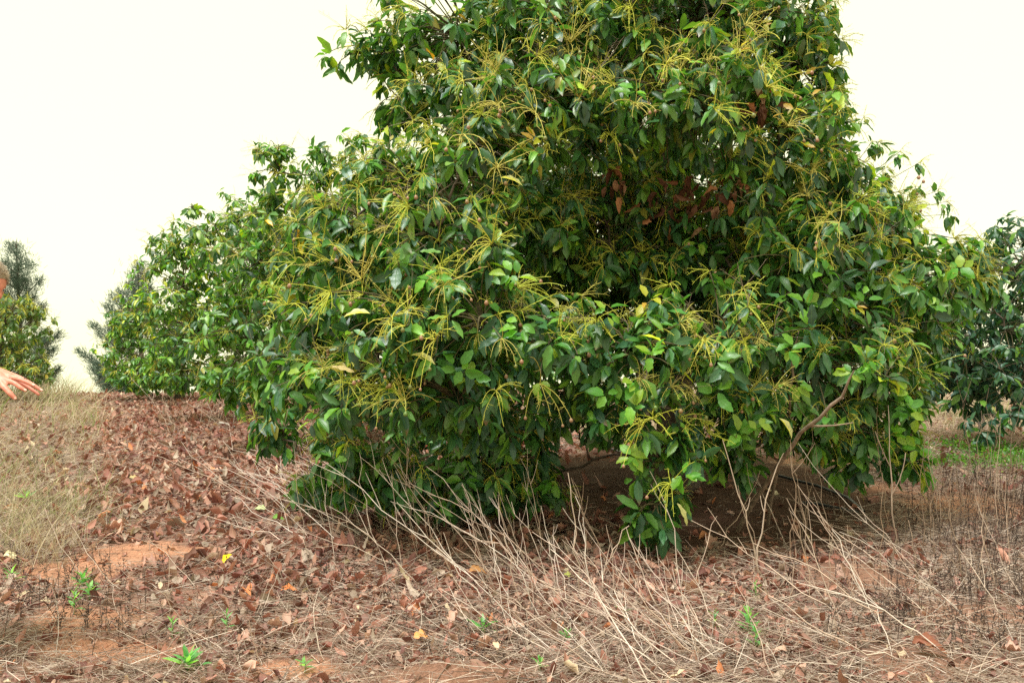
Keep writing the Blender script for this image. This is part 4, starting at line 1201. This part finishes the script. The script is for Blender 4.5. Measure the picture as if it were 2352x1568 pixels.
def plain_mat(name, c, rough=.8, scale=80, metal=0.):
    m, n, o = new_mat(name)
    N, Lk = n.nodes, n.links
    tc = N.new("ShaderNodeTexCoord"); nz = N.new("ShaderNodeTexNoise"); nz.inputs['Scale'].default_value = scale
    Lk.new(tc.outputs['Object'], nz.inputs['Vector'])
    cr = N.new("ShaderNodeValToRGB")
    cr.color_ramp.elements[0].color = (*[x * .75 for x in c], 1); cr.color_ramp.elements[1].color = (*[min(1, x * 1.25) for x in c], 1)
    Lk.new(nz.outputs['Fac'], cr.inputs[0])
    pr = N.new("ShaderNodeBsdfPrincipled"); Lk.new(cr.outputs[0], pr.inputs['Base Color']); pr.inputs['Roughness'].default_value = rough
    pr.inputs['Metallic'].default_value = metal
    Lk.new(pr.outputs[0], o.inputs['Surface'])
    return m

def capsule(bm, pts, radii, sides=18, aniso=None, per=6):
    """closed rounded tube through the joints; aniso = (x scale, y scale) of the section"""
    pts = [np.asarray(p, float) for p in pts]
    n = len(pts)
    P_, R_ = [], []
    for i in range(n - 1):                           # Catmull-Rom between the joints
        p0, p1, p2, p3 = pts[max(0, i - 1)], pts[i], pts[i + 1], pts[min(n - 1, i + 2)]
        for k in range(per):
            t = k / per
            P_.append(.5 * ((2 * p1) + (-p0 + p2) * t + (2 * p0 - 5 * p1 + 4 * p2 - p3) * t * t + (-p0 + 3 * p1 - 3 * p2 + p3) * t ** 3))
            tt = t * t * (3 - 2 * t); R_.append(radii[i] * (1 - tt) + radii[i + 1] * tt)
    P_.append(pts[-1]); R_.append(radii[-1])
    a, b = unit(P_[0] - P_[1]), unit(P_[-1] - P_[-2])
    for ang in (.35, .7, 1.05, 1.35):
        P_.insert(0, pts[0] + a * radii[0] * math.sin(ang)); R_.insert(0, radii[0] * math.cos(ang))
        P_.append(pts[-1] + b * radii[-1] * math.sin(ang)); R_.append(radii[-1] * math.cos(ang))
    v, q = tubes(np.array(P_)[None], np.array(R_)[None], sides)
    if aniso:
        c = np.repeat(np.array(P_), sides, 0); d = v - c
        d[:, 0] *= aniso[0]; d[:, 1] *= aniso[1]; v = c + d
    vs = [bm.verts.new(x) for x in v]
    for f in q: bm.faces.new([vs[k] for k in f])
    bm.faces.new(vs[:sides]); bm.faces.new(vs[-sides:])

def fused(name, chains, mat, voxel, parent, smooth=3):
    """all the capsules melted into one continuous surface"""
    import bmesh
    bm = bmesh.new()
    for ch in chains: capsule(bm, *ch[:2], aniso=ch[2] if len(ch) > 2 else None)
    bmesh.ops.recalc_face_normals(bm, faces=bm.faces)
    me = bpy.data.meshes.new(name); bm.to_mesh(me); bm.free()
    o = link(name, me, parent)
    r = o.modifiers.new("r", 'REMESH'); r.mode = 'VOXEL'; r.voxel_size = voxel
    sm = o.modifiers.new("s", 'SMOOTH'); sm.iterations = smooth; sm.factor = .5
    ev = bpy.data.meshes.new_from_object(o.evaluated_get(bpy.context.evaluated_depsgraph_get()))
    o.modifiers.clear(); o.data = ev
    ev.materials.clear(); ev.materials.append(mat)
    for p in ev.polygons: p.use_smooth = True; p.material_index = 0
    return o

def build_person():
    M_SKIN = skin_mat()
    HX, HY = -2.388, 3.60
    g = float(gz(HX, HY))
    O = Vector((HX - .12, HY + .05, g))
    person = link("person", None, label="man at the left edge with short grey-blond hair, reaching out one open hand", cat="person", loc=O)
    o3 = np.array(O)
    def W_(x, y, z): return np.array((x, y, z)) - o3
    Hc = W_(HX, HY, 1.765)
    neck = W_(HX - .085, HY + .02, 1.60); chest = W_(HX - .20, HY + .05, 1.36); belly = W_(HX - .25, HY + .05, 1.12); pelvis = W_(HX - .29, HY + .05, .94)
    lsh = W_(HX - .17, HY + .20 - .03, 1.46); rsh = W_(HX - .20, HY - .13, 1.47)
    F = lambda px, py, d: P(px, py, d) - o3
    wrist = F(-30, 846, 3.26)
    elbow = W_(-2.50, 3.47, 1.25)
    relb = W_(HX - .30, HY - .20, 1.19); rwr = W_(HX - .25, HY - .22, .95)
    lhip = W_(HX - .29, HY + .15, .90); rhip = W_(HX - .29, HY - .05, .90)
    lkn = W_(HX - .26, HY + .17, .50 + g * .5); rkn = W_(HX - .28, HY - .08, .50 + g * .5)
    lan = W_(HX - .33, HY + .18, .10 + g); ran = W_(HX - .35, HY - .09, .10 + g)
    knB, knC, knD, knE = F(12, 872, 3.20), F(19, 864.5, 3.235), F(26, 861.5, 3.27), F(27, 866, 3.305)
    idx = [(F(33, 880, 3.185), .0095), (F(46, 889, 3.18), .0088), (F(58, 896, 3.18), .0072)]
    mid = [(F(41, 869.6, 3.22), .0098), (F(59, 876.5, 3.215), .0090), (F(77, 884.5, 3.215), .0072)]
    rng_ = [(F(50, 869.5, 3.26), .0095), (F(70, 880.5, 3.26), .0088), (F(95, 896, 3.26), .0068)]
    lit = [(F(48, 879, 3.30), .0085), (F(68, 891, 3.30), .0078), (F(89, 905.5, 3.30), .0062)]
    thb = [(F(-4, 872, 3.20), .0150), (F(10, 889, 3.17), .0115), (F(22, 902, 3.16), .0105), (F(34, 914, 3.16), .0082)]
    face_n = unit(np.cross(knC - wrist, knE - knB))
    ch = []
    for kn, fg in ((knB, idx), (knC, mid), (knD, rng_), (knE, lit)):
        side = (kn - (knB + knE) / 2)
        ch.append(([wrist + side * .35, wrist * .5 + kn * .5 + side * .1, kn] + [p for p, _ in fg], [.020, .0165, .0128] + [r for _, r in fg]))
    ch.append(([wrist, (wrist + (knC + knD) / 2) / 2, (knC + knD) / 2], [.022, .019, .013]))
    ch.append(([wrist] + [p for p, _ in thb], [.020] + [r for _, r in thb]))
    ch.append(([lsh, lsh * .5 + elbow * .5, elbow, elbow * .5 + wrist * .5, wrist], [.058, .047, .040, .037, .0255]))
    rhand = rwr + np.array([.03, 0, -.09])
    ch.append(([rsh, rsh * .5 + relb * .5, relb, relb * .5 + rwr * .5, rwr, rhand], [.058, .047, .040, .036, .026, .030]))
    for k, (dx, ln) in enumerate(((.020, .065), (.007, .075), (-.007, .070), (-.020, .055))):
        f0 = rhand + np.array([dx, .004, -.015]); ch.append(([f0, f0 + np.array([.006, .01, -ln * .55]), f0 + np.array([.0, .022, -ln])], [.0095, .0088, .0070]))
    ch.append(([rwr, rhand + np.array([.03, .01, .02]), rhand + np.array([.045, .02, -.035])], [.016, .013, .009]))
    ch.append(([pelvis, belly, chest, chest + np.array([.03, 0, .09])], [.12, .115, .125, .09], (.85, 1.2)))
    ch.append(([chest, neck, Hc + np.array([-.02, 0, -.05])], [.075, .058, .055]))
    ch.append(([rsh, chest + np.array([.03, 0, .08]), lsh], [.055, .07, .055]))
    for hip, kn_, an_ in ((lhip, lkn, lan), (rhip, rkn, ran)):
        ch.append(([hip, hip * .5 + kn_ * .5, kn_, kn_ * .55 + an_ * .45, an_, an_ + np.array([.03, 0, -.05]), an_ + np.array([.15, 0, -.07])], [.088, .075, .054, .054, .036, .036, .026]))
    fused("body", ch, M_SKIN, .0042, person, 2)
    # nails
    M_NAIL = plain_mat("nail", (.86, .50, .42), .25)
    for tipv, prev in ((idx[-1][0], idx[-2][0]), (mid[-1][0], mid[-2][0]), (thb[-1][0], thb[-2][0]), (rng_[-1][0], rng_[-2][0])):
        d = unit(tipv - prev); nn = unit(np.array([.2, -1.0, .75])); nn = unit(nn - d * np.dot(nn, d)); s = np.cross(d, nn)
        vs, fs = [], []
        for i in range(5):
            for j in range(5):
                a, b_ = (i / 4 - .5), (j / 4 - .5)
                vs.append(tuple(tipv + d * (a * .011 + .001) + s * b_ * .0095 * (1 - .5 * a * a * 2) + nn * (.0075 - .006 * (b_ * 2) ** 2 * .5)))
        for i in range(4):
            for j in range(4): fs.append((i * 5 + j, i * 5 + j + 1, i * 5 + j + 6, i * 5 + j + 5))
        link("fingernail", mesh_np("fingernail", vs, fs, None, None, True, [M_NAIL]), person)
    # ring
    M_RING = plain_mat("ring_metal", (.03, .03, .035), .3, metal=.8)
    rc = rng_[0][0] * .55 + knD * .45 + (rng_[0][0] - knD) * .75; rd = unit(rng_[1][0] - rng_[0][0])
    u_ = unit(np.cross(rd, [0, 0, 1.])); v_ = np.cross(rd, u_)
    ringpts = np.array([[rc + (u_ * math.cos(a) + v_ * math.sin(a)) * .0112 for a in np.linspace(0, 2 * math.pi, 17)]])
    vv, qq = tubes(ringpts, np.full((1, 17), .0022), 6)
    link("ring", mesh_np("ring", vv, qq, None, None, True, [M_RING]), person)
    # --- head
    hm = bmesh.new()
    bmesh.ops.create_uvsphere(hm, u_segments=40, v_segments=28, radius=1.)
    pitch = -math.radians(24)
    for v in hm.verts:
        x, y, z = v.co                                   # face towards +x
        nx, ny, nz_ = x * .098, y * .076, z * .118
        if z < -.1: nx += .012 * (-z) * (1 if x > 0 else -1.6); ny *= 1 - .30 * (-z - .1)
        if x > 0:
            f = x
            nx -= .010 * max(0, abs(y) - .4) * f
            nx += .024 * math.exp(-((y / .16) ** 2) - ((z + .18) / .17) ** 2) * f       # nose
            nx += .008 * math.exp(-((y / .45) ** 2) - ((z - .16) / .09) ** 2) * f       # brow
            nx -= .011 * math.exp(-(((abs(y) - .36) / .17) ** 2) - ((z - .02) / .09) ** 2) * f  # eye sockets
            nx += .006 * math.exp(-((y / .25) ** 2) - ((z + .50) / .05) ** 2) * f       # upper lip
            nx += .006 * math.exp(-((y / .22) ** 2) - ((z + .60) / .05) ** 2) * f
            nx += .012 * math.exp(-((y / .25) ** 2) - ((z + .90) / .14) ** 2) * f       # chin
        v.co = Vector((nx, ny, nz_))
    for f in hm.faces: f.smooth = True
    hme = bpy.data.meshes.new("head"); hm.to_mesh(hme); hm.free(); hme.materials.append(M_SKIN)
    head = link("head", hme, person)
    head.matrix_local = Matrix.Translation(Vector(Hc)) @ Matrix.Rotation(-math.radians(14), 4, 'Z') @ Matrix.Rotation(-pitch, 4, 'Y')
    M_EYE = plain_mat("eye_white", (.75, .72, .68), .2); M_IRIS = plain_mat("iris", (.06, .10, .12), .15)
    for sy in (-1, 1):
        for nm, rad_, mt, off in (("eye", .0115, M_EYE, 0), ("iris", .0058, M_IRIS, .0075)):
            b = bmesh.new(); bmesh.ops.create_uvsphere(b, u_segments=14, v_segments=10, radius=rad_)
            e = bpy.data.meshes.new(nm); b.to_mesh(e); b.free(); e.materials.append(mt)
            link(nm, e, head).location = (.079 + off, sy * .029, .003)
        # ear
        b = bmesh.new(); bmesh.ops.create_uvsphere(b, u_segments=16, v_segments=12, radius=1.)
        for v in b.verts:
            c_ = math.exp(-(v.co.x ** 2 + v.co.z ** 2) * 3)
            v.co = Vector((v.co.x * .019, v.co.y * .008 + sy * (-.006 * c_), v.co.z * .032))
        e = bpy.data.meshes.new("ear"); b.to_mesh(e); b.free(); e.materials.append(M_SKIN)
        eo = link("ear", e, head); eo.location = (-.008, sy * .079, -.004); eo.rotation_euler = (0, .15, sy * .35)
    # hair: strands over the scalp plus a close cap
    rng2 = np.random.default_rng(12)
    M_HAIR = col_mat("hair", rough=.45, spec=.4, nscale=50, lo=.75, hi=1.25)
    K = 5200
    u = rand_unit(rng2, K * 2)
    ok = (u[:, 2] > -.25 + .75 * np.clip(u[:, 0], 0, 1) * 1.0) & (u[:, 0] < .74 + .1 * u[:, 2])
    u = u[ok][:K]; K = len(u)
    base = u * np.array([.097, .076, .117])
    back = np.array([-.7, 0, -.35])
    tang = unit(back - u * (back * u).sum(1, keepdims=True) + rng2.normal(size=(K, 3)) * .25)
    d = unit(tang + u * rng2.uniform(.25, .75, (K, 1)))
    ln = rng2.uniform(.016, .036, K)
    q4 = np.linspace(0, 1, 4)[None, :, None]
    pl = base[:, None] + d[:, None] * ln[:, None, None] * q4 - u[:, None] * (ln[:, None, None] * .35) * q4 ** 2
    v, q = tubes(pl, np.tile([.0010, .0010, .0008, .0004], (K, 1)), 3)
    hc = np.repeat(np.array([.55, .46, .36])[None] * rng2.uniform(.55, 1.35, (K, 1)), 12, 0)
    acc = Acc(); acc.add(v, q, hc)
    # cap
    nu, nv = 28, 12
    th = np.linspace(.001, 1.62, nv); ph = np.linspace(0, 2 * math.pi, nu, endpoint=False)
    T, PH = np.meshgrid(th, ph, indexing='ij')
    Tm = T * (1 - .34 * np.clip(np.cos(PH), 0, 1))
    cv = np.stack([np.sin(Tm) * np.cos(PH) * .1, np.sin(Tm) * np.sin(PH) * .0785, np.cos(Tm) * .1205], -1).reshape(-1, 3)
    ii = np.arange(nu * nv).reshape(nv, nu)
    qq = np.stack([ii[:-1], ii[1:], np.roll(ii[1:], -1, 1), np.roll(ii[:-1], -1, 1)], -1).reshape(-1, 4)
    acc.add(cv, qq, np.array([.30, .235, .17]))
    link("hair", acc.mesh("hair", M_HAIR), head)
    # --- clothes: polo shirt, trousers, boots
    M_SHIRT = plain_mat("shirt_cloth", (.16, .20, .27), .9); M_TR = plain_mat("trouser_cloth", (.20, .17, .12), .9); M_SHOE = plain_mat("boot_leather", (.07, .045, .03), .6)
    sl = lsh * .6 + elbow * .4; sr = rsh * .42 + relb * .58
    fused("shirt", [([pelvis + np.array([0, 0, -.02]), belly, chest, chest + np.array([.03, 0, .10])], [.135, .128, .14, .085], (.88, 1.22)),
                    ([lsh, sl], [.072, .066]), ([rsh, sr], [.072, .066]), ([lsh, chest + np.array([.035, 0, .10]), rsh], [.066, .082, .066]),
                    ([chest + np.array([.03, 0, .1]), neck * .8 + chest * .2], [.075, .068])], M_SHIRT, .010, person)
    fused("trousers", [([pelvis + np.array([0, 0, .05]), pelvis - np.array([0, 0, .06])], [.125, .125], (.88, 1.22)),
                       ([lhip, lhip * .5 + lkn * .5, lkn, lan + np.array([0, 0, .04])], [.105, .092, .074, .066]),
                       ([rhip, rhip * .5 + rkn * .5, rkn, ran + np.array([0, 0, .04])], [.105, .092, .074, .066])], M_TR, .010, person)
    for a in (lan, ran):
        fused("boot", [([a + np.array([0, 0, .07]), a + np.array([0, 0, -.04])], [.052, .052]), ([a + np.array([-.02, 0, -.05]), a + np.array([.08, 0, -.05]), a + np.array([.18, 0, -.062])], [.046, .047, .038], (1, .9))], M_SHOE, .008, person)
build_person()
